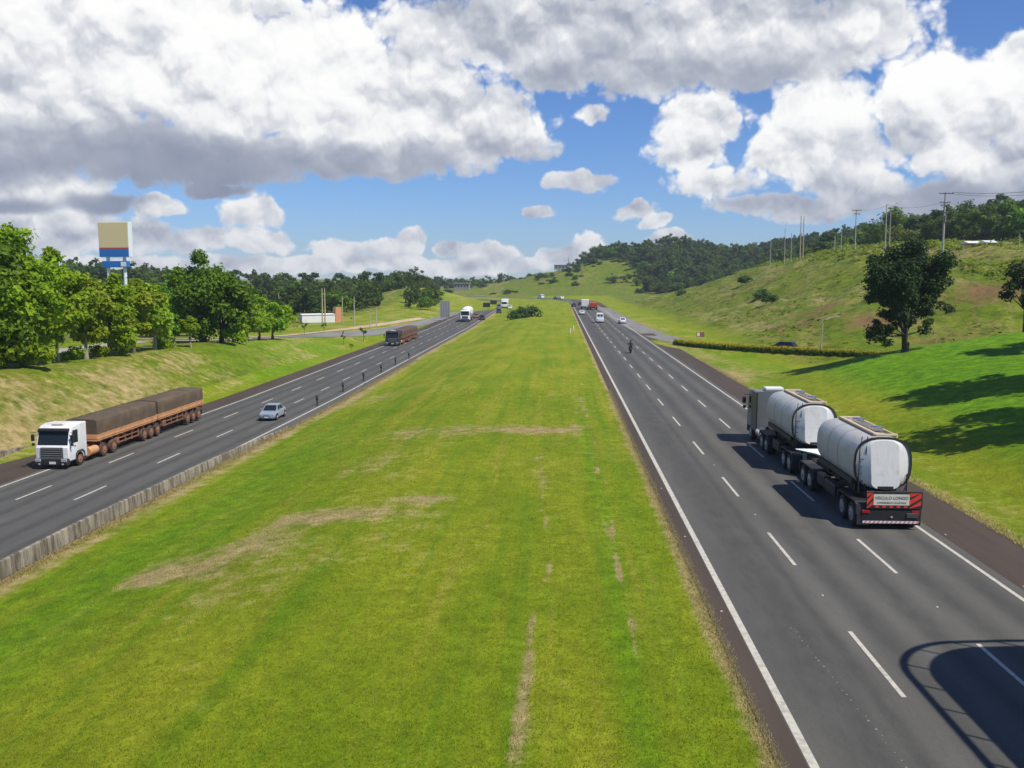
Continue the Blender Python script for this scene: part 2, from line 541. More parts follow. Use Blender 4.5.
def height(x, y):
    x = np.asarray(x, float); y = np.asarray(y, float)
    zl, zb = zleft(y), zbank(y)
    z = np.where(x > -21.3, zl * ss(-7, -21.3, x), zl)
    z = np.where((x > -20.5) & (x < 3.5), z + .12 * ss(-20.5, -17, x) * ss(3.5, 0, x) * (vnoise(x * .12, y * .06, 3) - .3), z)
    toe = np.interp(y, [-100, 52, 66], [-36.1, -36.1, -33.6])
    step = np.interp(y, [-100, 48, 60], [.6, .55, 0]) * ss(-36.0, -36.5, x)
    z = np.where(x < toe, zl + step + (zb - zl - step) * ss(toe, -44.5, x), z)
    # left country
    left = x < -33.8
    z = np.where(left, z + 9 * ss(-110, -260, x) * ss(180, 400, y), z)
    z = np.where(left, z + 1.2 * ss(-60, -75, x) * (vnoise(x * .03, y * .03, 5) - .35), z)
    z = z + 6.4 * np.exp(-((x + 60) / 20) ** 2 - ((y - 395) / 45) ** 2)
    # right: near mound, hill, wooded ridge
    mound = np.interp(x, [19.5, 21, 24, 30, 36, 43.5, 60, 90], [0, .15, 1.0, 2.6, 3.7, 4.9, 6.0, 6.5]) * (1 - ss(91, 106, y))
    t = np.clip((x - 26) / 54, 0, 1)
    prof = .55 * t + .45 * t * t * (3 - 2 * t)
    lump = (vnoise(x * .09, y * .06, 11) - .5) * 1.6 + (vnoise(x * .25, y * .2, 12) - .5) * 1.1 + (vnoise(x * .55, y * .5, 13) - .5) * .6
    hill = crest(y) * prof * ss(108, 150, y) + lump * ss(29, 36, x) * ss(112, 135, y) * ss(620, 520, y) * np.clip(crest(y) / 10, .15, 1)
    wood = 29 * ss(88, 168, x) * ss(165, 330, y) * ss(1500, 900, y)
    mid = 30 * np.exp(-((x - 75) / 98) ** 2 - ((y - 700) / 95) ** 2) + ((vnoise(x * .035, y * .035, 9) - .5) * 7 + (vnoise(x * .09, y * .09, 10) - .5) * 2.5) * np.exp(-((x - 60) / 120) ** 2 - ((y - 690) / 100) ** 2)
    right = np.clip(hill, 0, None) ** 4 + np.clip(wood, 0, None) ** 4 + np.clip(mid, 0, None) ** 4
    z = np.where(x > 14, right ** .25 + mound, z + np.where(y > 380, mid, 0))
    # keep the carriageways level
    rr = np.hypot(x - ARC_C[0], y - ARC_C[1]) - 170
    k = np.where(y > ARC_Y, ss(-60, -47, rr) * ss(22, 9, rr), 0)
    z = z * (1 - k)
    z = np.where((x > 4.5) & (y <= ARC_Y), z * (1 - ss(21, 17.3, x)), z)
    d, rz = near_poly(x, y, RAMP_D)
    k = ss(6.5, 3.2, d) * (x > 14.6)
    z = z * (1 - k) + rz * k
    return z


def h1(x, y):
    return float(height(np.array([x]), np.array([y]))[0])


xs = np.unique(np.concatenate([
    np.array([-2600, -2000, -1500, -1100, -850, -650, -520, -430]), np.arange(-360, -120, 12), np.arange(-120, -62, 4), np.arange(-62, -33, .9),
    [-33.6, -21.3, -21.9, -36.05, -36.45], np.arange(-33, 24, .75), np.arange(-6, 4.6, .22), np.arange(24, 110, 1.3), np.arange(110, 260, 5), np.arange(265, 500, 20),
    np.array([520, 620, 760, 950, 1200, 1600, 2000, 2600])]))
ys = np.unique(np.concatenate([np.arange(-60, 12, 4), np.arange(12, 60, .9), np.arange(60, 160, 1.5), np.arange(160, 330, 3), np.arange(330, 620, 5),
                               np.arange(620, 900, 10), np.array([920, 960, 1020, 1100, 1250, 1500, 2000, 2700, 3600])]))
GX, GY = np.meshgrid(xs, ys)
GZ = height(GX, GY)
nx, ny = len(xs), len(ys)
V = np.stack([GX.ravel(), GY.ravel(), GZ.ravel()], 1)
ii = (np.arange(ny - 1)[:, None] * nx + np.arange(nx - 1)[None, :]).ravel()
Q = np.stack([ii, ii + 1, ii + 1 + nx, ii + nx], 1)
gm = np_mesh('ground', V, Q, ['ground'], smooth=True)
X, Y = GX.ravel(), GY.ravel()
dry = np.zeros_like(X); lush = np.zeros_like(X); soil = np.zeros_like(X); mown = np.zeros_like(X)
mown += ((X > -21.3) & (X < 4.6)) * 1.0
# dry seams beside the kerbs and lines
dry += (.62 * ss(3.75, 4.5, X) * (X < 5.2) + .5 * ss(-19.3, -20.6, X) * (X > -21.6)) * (Y < 380)
dry += .36 * ss(23.5, 18, X) * (X > 15) * ss(150, 30, Y) + .3 * ss(26, 20, X) * (X > 15) * (Y > 90) * ss(330, 250, Y)
dry += .20 * (X < -34.6) * ss(-47.5, -41, X) * ss(122, 96, Y) + .14 * (X < -35) * (X > -47) * ss(122, 96, Y) * vnoise(X * .22, Y * .14, 72) + .1 * (X < -35) * (X > -50) * vnoise(X * .3, Y * .2, 71)
dry += .22 * (X < -36) * (Y > 118)


def spot(cx, cy, rx, ry, amt):
    return amt * np.exp(-((X - cx) / rx) ** 2 - ((Y - cy) / ry) ** 2)


p = at_z(165, 556); dry += spot(p.x, p.y, 2.2, 1.4, .62)
p = at_z(330, 512); dry += spot(p.x, p.y, 2.4, 1.2, .64)
p = at_z(425, 498); dry += spot(p.x, p.y, 1.2, .8, .5)
p = at_z(240, 535); dry += spot(p.x, p.y, 2.2, 2.0, .42)
p = at_z(530, 430); dry += spot(p.x, p.y, 3.6, 1.6, .45)
p = at_z(460, 430); dry += spot(p.x, p.y, 9, 3.0, .34)
p = at_z(390, 380); dry += spot(p.x, p.y, 7, 8, .28)
for (a, b2, w) in [((590, 470), (580, 380), .25)]:
    for t in np.linspace(0, 1, 7):
        p = at_z(a[0] + (b2[0] - a[0]) * t, a[1] + (b2[1] - a[1]) * t)
        dry += spot(p.x, p.y, w * 1.8, 1.2, .20)
for (px_, py_, wd_, am_) in ((538, 600, .12, .66), (530, 690, .35, .34), (648, 720, .12, .60), (436, 700, .10, .32), (592, 440, .14, .45), (570, 500, .3, .2), (600, 560, .12, .3)):
    xs_ = at_z(px_, py_).x
    wob_ = (vnoise(Y * .12, Y * 0 + px_, 61) - .5) * 1.0
    dry += .86 * am_ * np.exp(-((X - xs_ - wob_) / wd_) ** 2) * np.clip((vnoise(Y * .35, Y * 0 + px_, 62) - .35) * 2.2, 0, 1) * ss(150, 60, Y) * (np.abs(X) < 8)
lush += .85 * ss(22.5, 27, X) * (1 - ss(98, 106, Y)) + .30 * ((X > 17) & (X < 26)) * ss(70, 120, Y) * ss(150, 120, Y)
lush += .55 * ss(-35.0, -35.8, X) * ss(-40.5, -37, X) * ss(62, 54, Y)
lush += .45 * (X < -35) * (X > -44) * ss(92, 112, Y) * ss(170, 140, Y)
sx_ = at_z(625, 660).x
lush += .55 * np.exp(-((X - sx_ - (vnoise(Y * .08, Y * 0, 64) - .5) * .6) / .38) ** 2) * ss(110, 50, Y) + .25 * np.exp(-((X - sx_ - 1.3) / .3) ** 2) * ss(90, 40, Y)
dry += .19 * ss(-18, -14, X) * ss(-2, -8, X) * ss(24, 32, Y) * ss(66, 52, Y) * np.clip(vnoise(X * .35, Y * .18, 65) * 1.6 - .35, 0, 1)
dry += .16 * (X > -18) * (X < 4) * np.clip(vnoise(X * .6, Y * .10, 66) * 1.8 - .7, 0, 1) * ss(170, 80, Y)
lush += .5 * np.exp(-((X + 16.5) / 2.6) ** 2) * ss(110, 40, Y)
rough_ = np.clip(ss(26, 33, X) * ss(104, 116, Y) + ss(20, 60, X) * (Y > 300) + (Y > 520) * 1.0 + ss(-57, -62, X) * ss(100, 130, Y) + .8 * (X < -36.5) * ss(-52, -48, X) * ss(135, 110, Y), 0, 1)
hillm = ss(28, 34, X) * ss(106, 118, Y) * ss(520, 420, Y) * ss(96, 88, X)
dry += hillm * (.12 + .24 * vnoise(X * .05, Y * .03, 21))
soil += hillm * (.10 + .55 * np.clip(vnoise(X * .045, Y * .035, 23) - .45, 0, 1))
for (px, py, yy, rx, ry, am) in ((820, 303, 160, 7, 9, .50), (775, 320, 150, 6, 6, .34), (960, 300, 140, 12, 8, .32), (1010, 262, 140, 12, 6, .3), (690, 331, 170, 4, 5, .35),
                                 (860, 315, 140, 7, 6, .3), (645, 300, 300, 6, 12, .3), (940, 325, 125, 10, 5, .38)):
    p = at_y(px, py, yy); soil += spot(p.x, p.y, rx, ry, am)
soil += .40 * np.exp(-((X - 18.6) / 1.3) ** 2 - ((Y - 185) / 30) ** 2)
soil = np.where((X > 17) & (X < 22) & (Y > 120) & (Y < 175), soil + .25, soil)
for nme, arr in (('dry', dry), ('lush', lush), ('soil', soil), ('mown', mown), ('rough', rough_)):
    a = gm.attributes.new(nme, 'FLOAT', 'POINT'); a.data.foreach_set('value', np.clip(arr, 0, 1).astype(np.float32))
ground = structure(link('ground', gm))


# ------------------------------------------------------------------ roads and markings
def sheet(name, x0, x1, ylist, zf, mat, dz):
    n = 7
    vs, fs = [], []
    for y in ylist:
        for k in range(n):
            x = x0 + (x1 - x0) * k / (n - 1)
            vs.append((x, y, zf(y) + dz))
    for j in range(len(ylist) - 1):
        for k in range(n - 1):
            a = j * n + k
            fs.append((a, a + 1, a + 1 + n, a + n))
    return vs, fs


def follow(points, w0, w1, dz, zfix=None, nseg=4):
    """strip offset from a centre line: w0 left edge, w1 right edge; lies on the ground"""
    vs, fs = [], []
    n = len(points)
    for i, p in enumerate(points):
        a, b = points[max(0, i - 1)], points[min(n - 1, i + 1)]
        d = Vector((b.x - a.x, b.y - a.y, 0)).normalized(); nr = Vector((d.y, -d.x, 0))
        for k in range(nseg + 1):
            q = p + nr * (w0 + (w1 - w0) * k / nseg)
            vs.append((q.x, q.y, 0.0))
    arr = np.array(vs)
    zz = height(arr[:, 0], arr[:, 1]) + dz if zfix is None else np.full(len(vs), zfix)
    vs = [(x, y, z) for (x, y, _), z in zip(vs, zz)]
    m = nseg + 1
    for i in range(n - 1):
        for k in range(nseg):
            a = i * m + k
            fs.append((a, a + 1, a + 1 + m, a + m))
    return vs, fs


yroad = [float(v) for v in ys if -60 <= v <= 400]
if yroad[-1] < 400: yroad.append(400.0)
ang = [R(a) for a in np.linspace(0, 95, 39)]


def arc_pts(nr):
    return [Vector((ARC_C[0] + (170 + nr) * math.cos(a), ARC_C[1] + (170 + nr) * math.sin(a), 0)) for a in ang]


def carriageway(name, edges, zf, base_dz):
    """edges: list of (x0,x1,material,extra dz) straight strips then the same strips round the bend"""
    out = []
    for x0, x1, mat, nm in edges:
        mb = MB(); vs, fs = sheet(nm, x0, x1, yroad, zf, mat, base_dz); mb.add(vs, fs)
        c = (x0 + x1) / 2 - 9.7; hw = (x1 - x0) / 2
        vs, fs = follow(arc_pts(c), -hw, hw, 0, zfix=base_dz); mb.add(vs, fs)
        o = mb.build(nm, mat); structure(o); out.append(o)
    return out


zr = lambda y: 0.0
zl_ = lambda y: float(zleft(y))
carriageway('r', [(4.55, 15.0, 'road_right', 'road')], zr, .030)
carriageway('r', [(4.55, 5.17, 'shoulder', 'road_shoulder')], zr, .034)
carriageway('r', [(15.0, 17.45, 'shoulder', 'road_shoulder')], zr, .026)
carriageway('l', [(-31.5, -21.35, 'road_left', 'road')], zl_, .030)
carriageway('l', [(-33.7, -31.5, 'shoulder', 'road_shoulder')], zl_, .026)
mb = MB(); vs, fs = follow(RAMP_D, -2.3, 2.3, .036); mb.add(vs, fs); structure(mb.build('slip_road', 'slip_road'))
mb = MB(); vs, fs = follow(LSLIP_D, -1.9, 1.9, .05); mb.add(vs, fs)
split = [i for i, f in enumerate(mb.f) if mb.v[f[0]][1] < 150]
for i in split: mb.mi[i] = 1
structure(mb.build('slip_road', ['slip_road', 'front_road']))
mb = MB(); vs, fs = follow(DIRT_D, -1.1, 1.1, .07); mb.add(vs, fs); structure(mb.build('path', 'dirt_path'))

mk = MB()
DZ = .039


def line_seg(x, y0, y1, w, zf):
    n = max(1, int((y1 - y0) / 6)); yy = [y0 + (y1 - y0) * k / n for k in range(n + 1)]
    vs, fs = [], []
    for y in yy:
        vs += [(x - w / 2, y, zf(y) + DZ), (x + w / 2, y, zf(y) + DZ)]
    fs = [(2 * k, 2 * k + 1, 2 * k + 3, 2 * k + 2) for k in range(n)]
    mk.add(vs, fs)


def line_arc(x, w):
    vs, fs = follow(arc_pts(x - 9.7), -w / 2, w / 2, 0, zfix=DZ, nseg=1); mk.add(vs, fs)


for x, w in ((5.30, .20), (14.55, .15)):
    line_seg(x, -60, 400, w, zr); line_arc(x, w)
for x, w in ((-31.1, .16), (-22.25, .18)):
    line_seg(x, -60, 400, w, zl_); line_arc(x, w)
for x, ph in ((8.32, 21.75), (11.55, 21.0)):
    for k in range(-8, 37):
        y = ph + 10.38 * k
        line_seg(x, y, y + 4.2, .125, zr)
for x, ph in ((-28.45, 46.5), (-25.35, 46.6)):
    for k in range(-10, 34):
        y = ph + 10.2 * k
        line_seg(x, y, y + 3.5, .13, zl_)
structure(mk.build('road_marking', 'white_line'))

mb = MB(); mb.loft([[(r * math.cos(t), r * math.sin(t) * .8, z) for t in [k * math.pi / 4 for k in range(8)]] for r, z in ((.075, 0), (.07, .018), (.04, .03))])
stud_me = mb.mesh('road_stud', 'stud', 40)
studs = [(8.4, 29.0), (8.4, 39.2), (11.6, 28.1), (11.6, 48.8), (15.2, 30.2), (15.2, 36.4), (4.95, 27.4), (4.95, 35.6), (4.95, 44.0), (8.4, 49.8)]
for x, y in studs:
    o = link('road_stud', stud_me); o.location = (x, y, .0305); o.scale = (.55, .6, .8)
    tag(o, 'small white reflective stud glued to the right carriageway', 'road stud', 'reflective studs on the right carriageway')
# faint dribbled row of paint specks across the inner lane
mb = MB()
for k in range(24):
    y = 18.5 + k * .33 + random.uniform(-.1, .1); x = 7.0 - .02 * (k - 10) + random.uniform(-.04, .04)
    s = random.uniform(.012, .03)
    mb.add([(x - s, y - s * 1.6, .0415), (x + s, y - s, .0415), (x + s * .7, y + s * 1.4, .0415), (x - s, y + s, .0415)], [(0, 1, 2, 3)])
structure(mb.build('road_marking', 'line_faint'))


# ------------------------------------------------------------------ retaining wall, kerb wall
def stained_concrete():
    m, nt, b = new_mat('stained_concrete')
    g = N(nt, 'ShaderNodeNewGeometry').outputs['Position']
    st = noise_n(nt, scalevec(nt, g, (1, 1, .1)), 3.0, 5, .75)
    n2 = noise_n(nt, g, .5, 4)
    c = mixc(nt, maprange(nt, st, .36, .64), (.090, .072, .050), (.36, .315, .235))
    c = mixc(nt, math_n(nt, 'MULTIPLY', maprange(nt, n2, .45, .7), .5), c, (.10, .082, .058))
    L(nt, c, b.inputs['Base Color']); b.inputs['Roughness'].default_value = .95
    return m


M['stained'] = stained_concrete()
wall_t = thing('retaining_wall', 'low stained concrete wall between the left carriageway and the grass median', 'wall', (-21.5, 40, -1.5))
yy = [-20 + 2.0 * k for k in range(47)]
# cast in blocks of ten metres, dark joints between them
jy = [-20, -12, -4, 4, 12, 20, 28, 36, 44, 52, 60, 66, 72]
for a, b2 in zip(jy[:-1], jy[1:]):
    mb = MB(); rings = []
    for y in np.linspace(a + .02, b2 - .02, 4):
        hgt = float(np.interp(y, [-20, 40, 55, 66, 72], [.72, .70, .55, .28, .05]))
        zb_ = zl_(y)
        base, top = zb_ - .3, zb_ + hgt
        rings.append([(.12, y - 40, base + 1.5), (.11, y - 40, zb_ + .2 + 1.5), (.08, y - 40, top - .03 + 1.5), (.06, y - 40, top + 1.5), (-.06, y - 40, top + 1.5), (-.08, y - 40, top - .03 + 1.5), (-.11, y - 40, base + 1.5)])
    mb.loft(rings); mb.build('wall_block', 'stained', wall_t)
wall_b = thing('kerb_wall', 'low mossy concrete kerb wall at the foot of the left bank behind the truck cab', 'wall', (-36.2, 50, -1.5))
for a, b2 in ((-10, 0), (0, 10), (10, 20), (20, 30), (30, 40), (40, 48), (48, 55), (55, 61)):
    mb = MB(); rings = []
    for y in np.linspace(a + .02, b2 - .02, 3):
        hgt = float(np.interp(y, [-10, 48, 56, 61], [.75, .7, .5, .15]))
        rings.append([(.2, y - 50, -.3), (.12, y - 50, hgt), (-.12, y - 50, hgt + .02), (-.2, y - 50, -.3)])
    mb.loft(rings); mb.build('wall_block', 'stained', wall_b)
mb = MB(); mb.add([(-36.0, -30, -1.478), (-33.65, -30, -1.474), (-33.65, 60, -1.6), (-36.0, 60, -1.58)], [(0, 1, 2, 3)])
mb = MB(); vs, fs = [], []
for k in range(20):
    y = -30 + k * 5
    w = float(np.interp(y, [-30, 50, 66], [2.4, 2.4, .1]))
    for x in (-33.6, -33.6 - w / 2, -33.6 - w):
        vs.append((x, y, zl_(y) + .034))
    if k: fs += [(3 * k - 3, 3 * k - 2, 3 * k + 1, 3 * k), (3 * k - 2, 3 * k - 1, 3 * k + 2, 3 * k + 1)]
mb.add(vs, fs); structure(mb.build('road_shoulder', 'shoulder'))


# ------------------------------------------------------------------ foliage builders
def leaf_cloud(centers, radii, counts, size, flat=.75, up=.65, rs=None, shell=.55):
    """leaf quads through ellipsoidal clumps. returns verts, quads"""
    rs = rs or rng
    P, Nn = [], []
    for c, r, n in zip(centers, radii, counts):
        d = rs.normal(size=(n, 3)); d /= np.linalg.norm(d, axis=1)[:, None]
        rad = r * (shell + (1 - shell) * rs.random(n) ** .6)[:, None] * (1 + .22 * rs.normal(size=(n, 1)))
        p = np.array(c) + d * rad * np.array([1, 1, flat])
        P.append(p); Nn.append(d * .8 + rs.normal(size=(n, 3)) * .55 + np.array([.12, -.1, up]))
    P = np.concatenate(P); Nn = np.concatenate(Nn); n = len(P)
    Nn /= np.linalg.norm(Nn, axis=1)[:, None]
    a = np.cross(Nn, rs.normal(size=(n, 3))); a /= np.linalg.norm(a, axis=1)[:, None]; b = np.cross(Nn, a)
    s = size * rs.uniform(.6, 1.35, size=(n, 1)); w = s * rs.uniform(.45, .75, size=(n, 1))
    droop = Nn * s * .25
    V = np.stack([P - a * s, P + b * w + droop * .3, P + a * s - droop, P - b * w + droop * .3], 1).reshape(-1, 3)
    Qd = np.arange(n * 4).reshape(n, 4)
    return V, Qd


def make_tree_meshes(seed, h, cr, crown_base, nclump, nleaf, leaf, lmat, bmat, trunk_r=.2, lean=0.0, top_spike=False, round_=1.0, stems=1, loose=1.0, lobes=None):
    rs = np.random.default_rng(seed)
    cz0, cz1 = crown_base * h, h * .95
    ch = (cz1 - cz0) / 2; cc = np.array([lean * h * .5, 0, (cz0 + cz1) / 2])
    cen, rad = [], []
    tries = 0
    while len(cen) < nclump and tries < 5000:
        tries += 1
        d = rs.normal(size=3); d /= np.linalg.norm(d)
        r = .35 + .65 * rs.random() ** .6
        zz = d[2] * r
        wid = (1 - .35 * max(zz, 0) ** 2) * (1 - .25 * max(-zz, 0))
        p = cc + np.array([d[0] * r * cr * wid * round_, d[1] * r * cr * wid * round_, zz * ch * .9])
        rr = cr * rs.choice([.20, .27, .34, .44], p=[.3, .3, .25, .15]) * rs.uniform(.85, 1.15) * (1 - .25 * max(zz, 0))
        cen.append(p); rad.append(rr)
    if lobes:
        cen, rad = [], []
        vol = sum(a * b * b for _, _, _, a, b in lobes)
        for lx, ly, lz, rx, rz in lobes:
            for _ in range(max(3, int(nclump * rx * rz * rz / vol))):
                d = rs.normal(size=3); d /= np.linalg.norm(d); r = .3 + .7 * rs.random() ** .6
                cen.append(np.array([lx + d[0] * r * rx, ly + d[1] * r * rx, lz + d[2] * r * rz])); rad.append(rx * rs.choice([.26, .36, .48]) * rs.uniform(.85, 1.15))
    if top_spike:
        cen.append(cc + np.array([rs.uniform(-.2, .2) * cr, 0, ch * .98])); rad.append(cr * .17); cen.append(cen[-1] + np.array([.1, 0, -.12 * ch])); rad.append(cr * .24)
        cen.append(cc + np.array([rs.uniform(-.2, .2) * cr, .1, ch * .86])); rad.append(cr * .24)
    tot = sum(r * r for r in rad)
    counts = [max(6, int(nleaf * r * r / tot)) for r in rad]
    Vv, Qq = leaf_cloud(cen, [r * loose for r in rad], counts, leaf, rs=rs)
    crown = np_mesh('crown', Vv, Qq, [lmat])
    mb = MB()
    for s in range(stems):
        off = (rs.uniform(-.3, .3), rs.uniform(-.3, .3)) if stems > 1 else (0, 0)
        fork = np.array([off[0] * 2 + lean * h * .3, off[1] * 2, cz0 + ch * .35])
        path = [(off[0], off[1], -.3), (off[0] * 1.1 + lean * .3, off[1], h * .08), (off[0] * 1.5 + rs.uniform(-.12, .12), off[1], cz0 * .7), tuple(fork)]
        mb.tube(path, [trunk_r * 1.35, trunk_r, trunk_r * .85, trunk_r * .6], 9)
        idx = rs.choice(len(cen), size=min(len(cen), 9 // stems + 2), replace=False)
        for i in idx:
            e = cen[i]; mid = (fork * .55 + e * .45) + np.array([0, 0, -ch * .08])
            st = np.array(path[2]) * .35 + fork * .65
            mb.tube([tuple(st), tuple(mid), tuple(e)], [trunk_r * .45, trunk_r * .28, trunk_r * .08], 6)
    trunk = mb.mesh('trunk', bmat, 60)
    return trunk, crown


def place_tree(name, meshes, loc, label, cat='tree', rz=0.0, group=None, sc=(1, 1, 1)):
    t = thing(name, label, cat, loc, rz, group); t.scale = sc
    link('trunk', meshes[0], t); link('crown', meshes[1], t)
    return t


def base_at(px, py, y):
    p = at_y(px, py, y); return (p.x, y, h1(p.x, y))


# row of trees on the left bank: px base, depth, height px, crown radius px, ...
ROW = 'trees in a row along the left frontage road'
LT = [
    ('leafy_tree', 22, 76.6, 12.2, 4.3, 0.03, 44, 9000, .24, 'leaf_bright', 'bark', .24, True, 'tallest bright green tree of the left row, with a pointed top, at the picture edge'),
    ('leafy_tree', -12, 73, 12.0, 4.6, 0.02, 40, 8000, .24, 'leaf_mid', 'bark', .26, False, 'big leafy tree cut off by the left picture edge'),
    ('leafy_tree', 57, 81.3, 10.6, 3.1, 0.09, 32, 6500, .23, 'leaf_bright', 'pale_bark', .17, True, 'leafy tree with a pale leaning trunk and one tall side shoot'),
    ('leafy_tree', 86, 86.5, 9.2, 2.6, 0.11, 26, 4200, .23, 'leaf_yellow', 'pale_bark', .2, False, 'thin yellowish tree with sparse twiggy crown left of the tall totem sign'),
    ('leafy_tree', 110, 91.3, 9.4, 2.8, 0.07, 28, 5600, .23, 'leaf_bright', 'bark', .22, False, 'leafy tree standing directly in front of the tall totem sign'),
    ('leafy_tree', 134, 96.3, 9.2, 2.6, 0.08, 24, 4600, .23, 'leaf_yellow', 'bark', .18, False, 'yellow green tree just right of the tall totem sign'),
    ('leafy_tree', 155, 101, 8.0, 2.3, 0.11, 22, 3600, .23, 'leaf_yellow', 'pale_bark', .2, False, 'olive tree with a stout pale trunk between the totem sign and the big dark tree'),
    ('leafy_tree', 175, 106.5, 4.3, 1.7, 0.23, 13, 2000, .20, 'leaf_mid', 'pale_bark', .09, False, 'small low round tree on a thin stem under the big dark tree'),
    ('leafy_tree', 191, 107, 4.4, 1.3, 0.29, 11, 1300, .20, 'leaf_bright', 'pale_bark', .09, False, 'slim young tree on a thin pale stem just left of the double dark trunks'),
    ('leafy_tree', 204, 116, 11.9, 4.4, 0.05, 48, 10500, .25, 'leaf_mid', 'dark_bark', .34, True, 'tallest dark green tree in the middle of the left row'),
    ('leafy_tree', 222, 117.5, 10.4, 3.6, 0.07, 32, 6500, .25, 'leaf_mid', 'dark_bark', .3, False, 'dark green tree with a thick trunk, right neighbour of the tallest dark tree'),
    ('leafy_tree', 248, 131, 7.2, 2.6, 0.11, 20, 3200, .24, 'leaf_yellow', 'pale_bark', .2, False, 'light green tree with a pale trunk right of the big dark trees'),
    ('leafy_tree', 259.5, 137, 7.4, 2.5, 0.09, 19, 3000, .24, 'leaf_bright', 'bark', .2, False, 'middle one of three light green trees at the right end of the row'),
    ('leafy_tree', 273, 143, 7.0, 2.9, 0.07, 20, 3200, .24, 'leaf_bright', 'bark', .22, False, 'last light green spreading tree at the right end of the left row'),
]
for i, (nm, px, y, h, cr, cb, nc, nl, lf, lm, bmt, tr, spike, lab) in enumerate(LT):
    ms = make_tree_meshes(100 + i, h, cr, cb, nc, nl, lf, lm, bmt, tr, lean=(.06 if px == 57 else .0), top_spike=spike)
    place_tree(nm, ms, base_at(px, 350, y), lab, 'tree', 0, ROW)
for i, (px, y, s_, lab) in enumerate([(36, 75.5, 2.6, 'bright bush at the foot of the tallest left tree'), (8, 74, 3.0, 'big bush at the left picture edge under the trees'), (70, 85, 1.7, 'low bush between the leaning tree and the yellowish tree'),
                                     (122, 95, 1.9, 'low bush under the totem sign trees'), (165, 104, 1.8, 'bush beside the stout pale trunk'), (236, 122, 2.0, 'bush right of the big dark trees'), (98, 90, 1.6, 'small bush left of the tree before the totem sign')]):
    rs = np.random.default_rng(450 + i); cen = [(rs.uniform(-.6, .6), rs.uniform(-.5, .5), rs.uniform(.3, .8)) for _ in range(9)]
    Vv, Qq = leaf_cloud(cen, rs.uniform(.25, .45, 9), [70] * 9, .11, rs=rs)
    o = link('bush', np_mesh('bush', Vv, Qq, ['leaf_bright'])); b_ = base_at(px, 350, y); o.location = (b_[0], b_[1], b_[2] - .1); o.scale = (s_ * .8, s_ * .8, s_ * .9)
    tag(o, lab, 'bush', 'bushes under the left row of trees')
# trees behind the row, across the frontage road
BEH = 'lower trees behind the left row'
for i, (px, y, h, cr, lab) in enumerate([(150, 150, 10.5, 4.2, 'olive tree filling the gap behind the row right of the totem sign'),
                                          (178, 158, 12, 4.6, 'dull green tree behind the left side of the big dark tree'),
                                          (45, 112, 9.5, 4.6, 'tree behind the two tallest trees at the left edge')]):
    ms = make_tree_meshes(140 + i, h, cr, .04, 28, 3800, .32, 'leaf_mid', 'bark', .2)
    place_tree('leafy_tree', ms, base_at(px, 330, y), lab, 'tree', 0, BEH)
# single trees on the right
ms = make_tree_meshes(207, 10.8, 4.3, .04, 150, 30000, .15, 'leaf_dark', 'dark_bark', .24, stems=3, lobes=[(-1.7, 0, 7.0, 2.7, 2.5), (1.9, .6, 7.5, 2.2, 2.2), (-3.3, -.3, 4.6, 1.6, 1.4), (-.5, .6, 5.0, 2.1, 1.9), (2.2, -.3, 4.0, 1.6, 1.5), (-2.7, -.4, 1.7, 1.6, 1.3), (.3, 0, 9.3, 1.7, 1.2), (-1.9, .3, 3.2, 1.8, 1.4), (.8, .6, 3.0, 1.4, 1.2), (-3.0, 0, 1.0, 1.3, .8), (1.7, 0, 2.6, 1.5, 1.1), (2.9, .3, 5.4, 1.5, 1.3), (0, .8, 7, 2.2, 2), (-2.2, .2, 2.4, 1.6, 1.2)])
place_tree('broad_tree', ms, base_at(907, 350, 90), 'large dark tree with forked trunks standing alone on the right grass mound', 'tree')
ms = make_tree_meshes(202, 7.6, 2.7, .22, 14, 2200, .19, 'leaf_dark', 'dark_bark', .17, lean=-.05)
place_tree('broad_tree', ms, base_at(1024, 340, 92), 'sparse dark tree half cut off by the right picture edge', 'tree')
for i, (x, y, h, lab) in enumerate([(33.0, 50.5, 17.5, 'tall tree out of sight at the right whose shade lies on the near mound'), (37.2, 62, 16.5, 'second tall tree out of sight at the right shading the mound'),
                                     (45, 76, 13, 'third tree out of sight at the right shading the mound')]):
    ms = make_tree_meshes(210 + i, h, 4.3, .35, 26, 5000, .30, 'leaf_dark', 'dark_bark', .3)
    place_tree('broad_tree', ms, (x, y, h1(x, y)), lab, 'tree')


# far wood: variants as single meshes (trunk + crown)
def far_tree_mesh(seed, h, cr, n, leaf, lmat):
    tr, cr_ = make_tree_meshes(seed, h, cr, .0, 15, n, leaf, lmat, 'dark_bark', .16)
    bm = bmesh.new(); bm.from_mesh(cr_); k = len(bm.faces)
    bm.from_mesh(tr)
    bm.faces.ensure_lookup_table()
    for f in bm.faces[k:]: f.material_index = 1
    me = bpy.data.meshes.new('wood_tree'); bm.to_mesh(me); bm.free()
    me.materials.append(M[lmat]); me.materials.append(M['dark_bark'])
    return me


variants = [far_tree_mesh(300 + i, h, c, 1150, .46, lm) for i, (h, c, lm) in enumerate(
    [(10, 5.0, 'leaf_forest'), (12, 5.4, 'leaf_forest'), (9, 5.2, 'leaf_olive'), (11, 4.4, 'leaf_bush'), (13.0, 5.0, 'leaf_forest'), (8.5, 4.8, 'leaf_mid'), (13, 4.0, 'leaf_bush'), (11, 5.2, 'leaf_dark')])]

cands = []


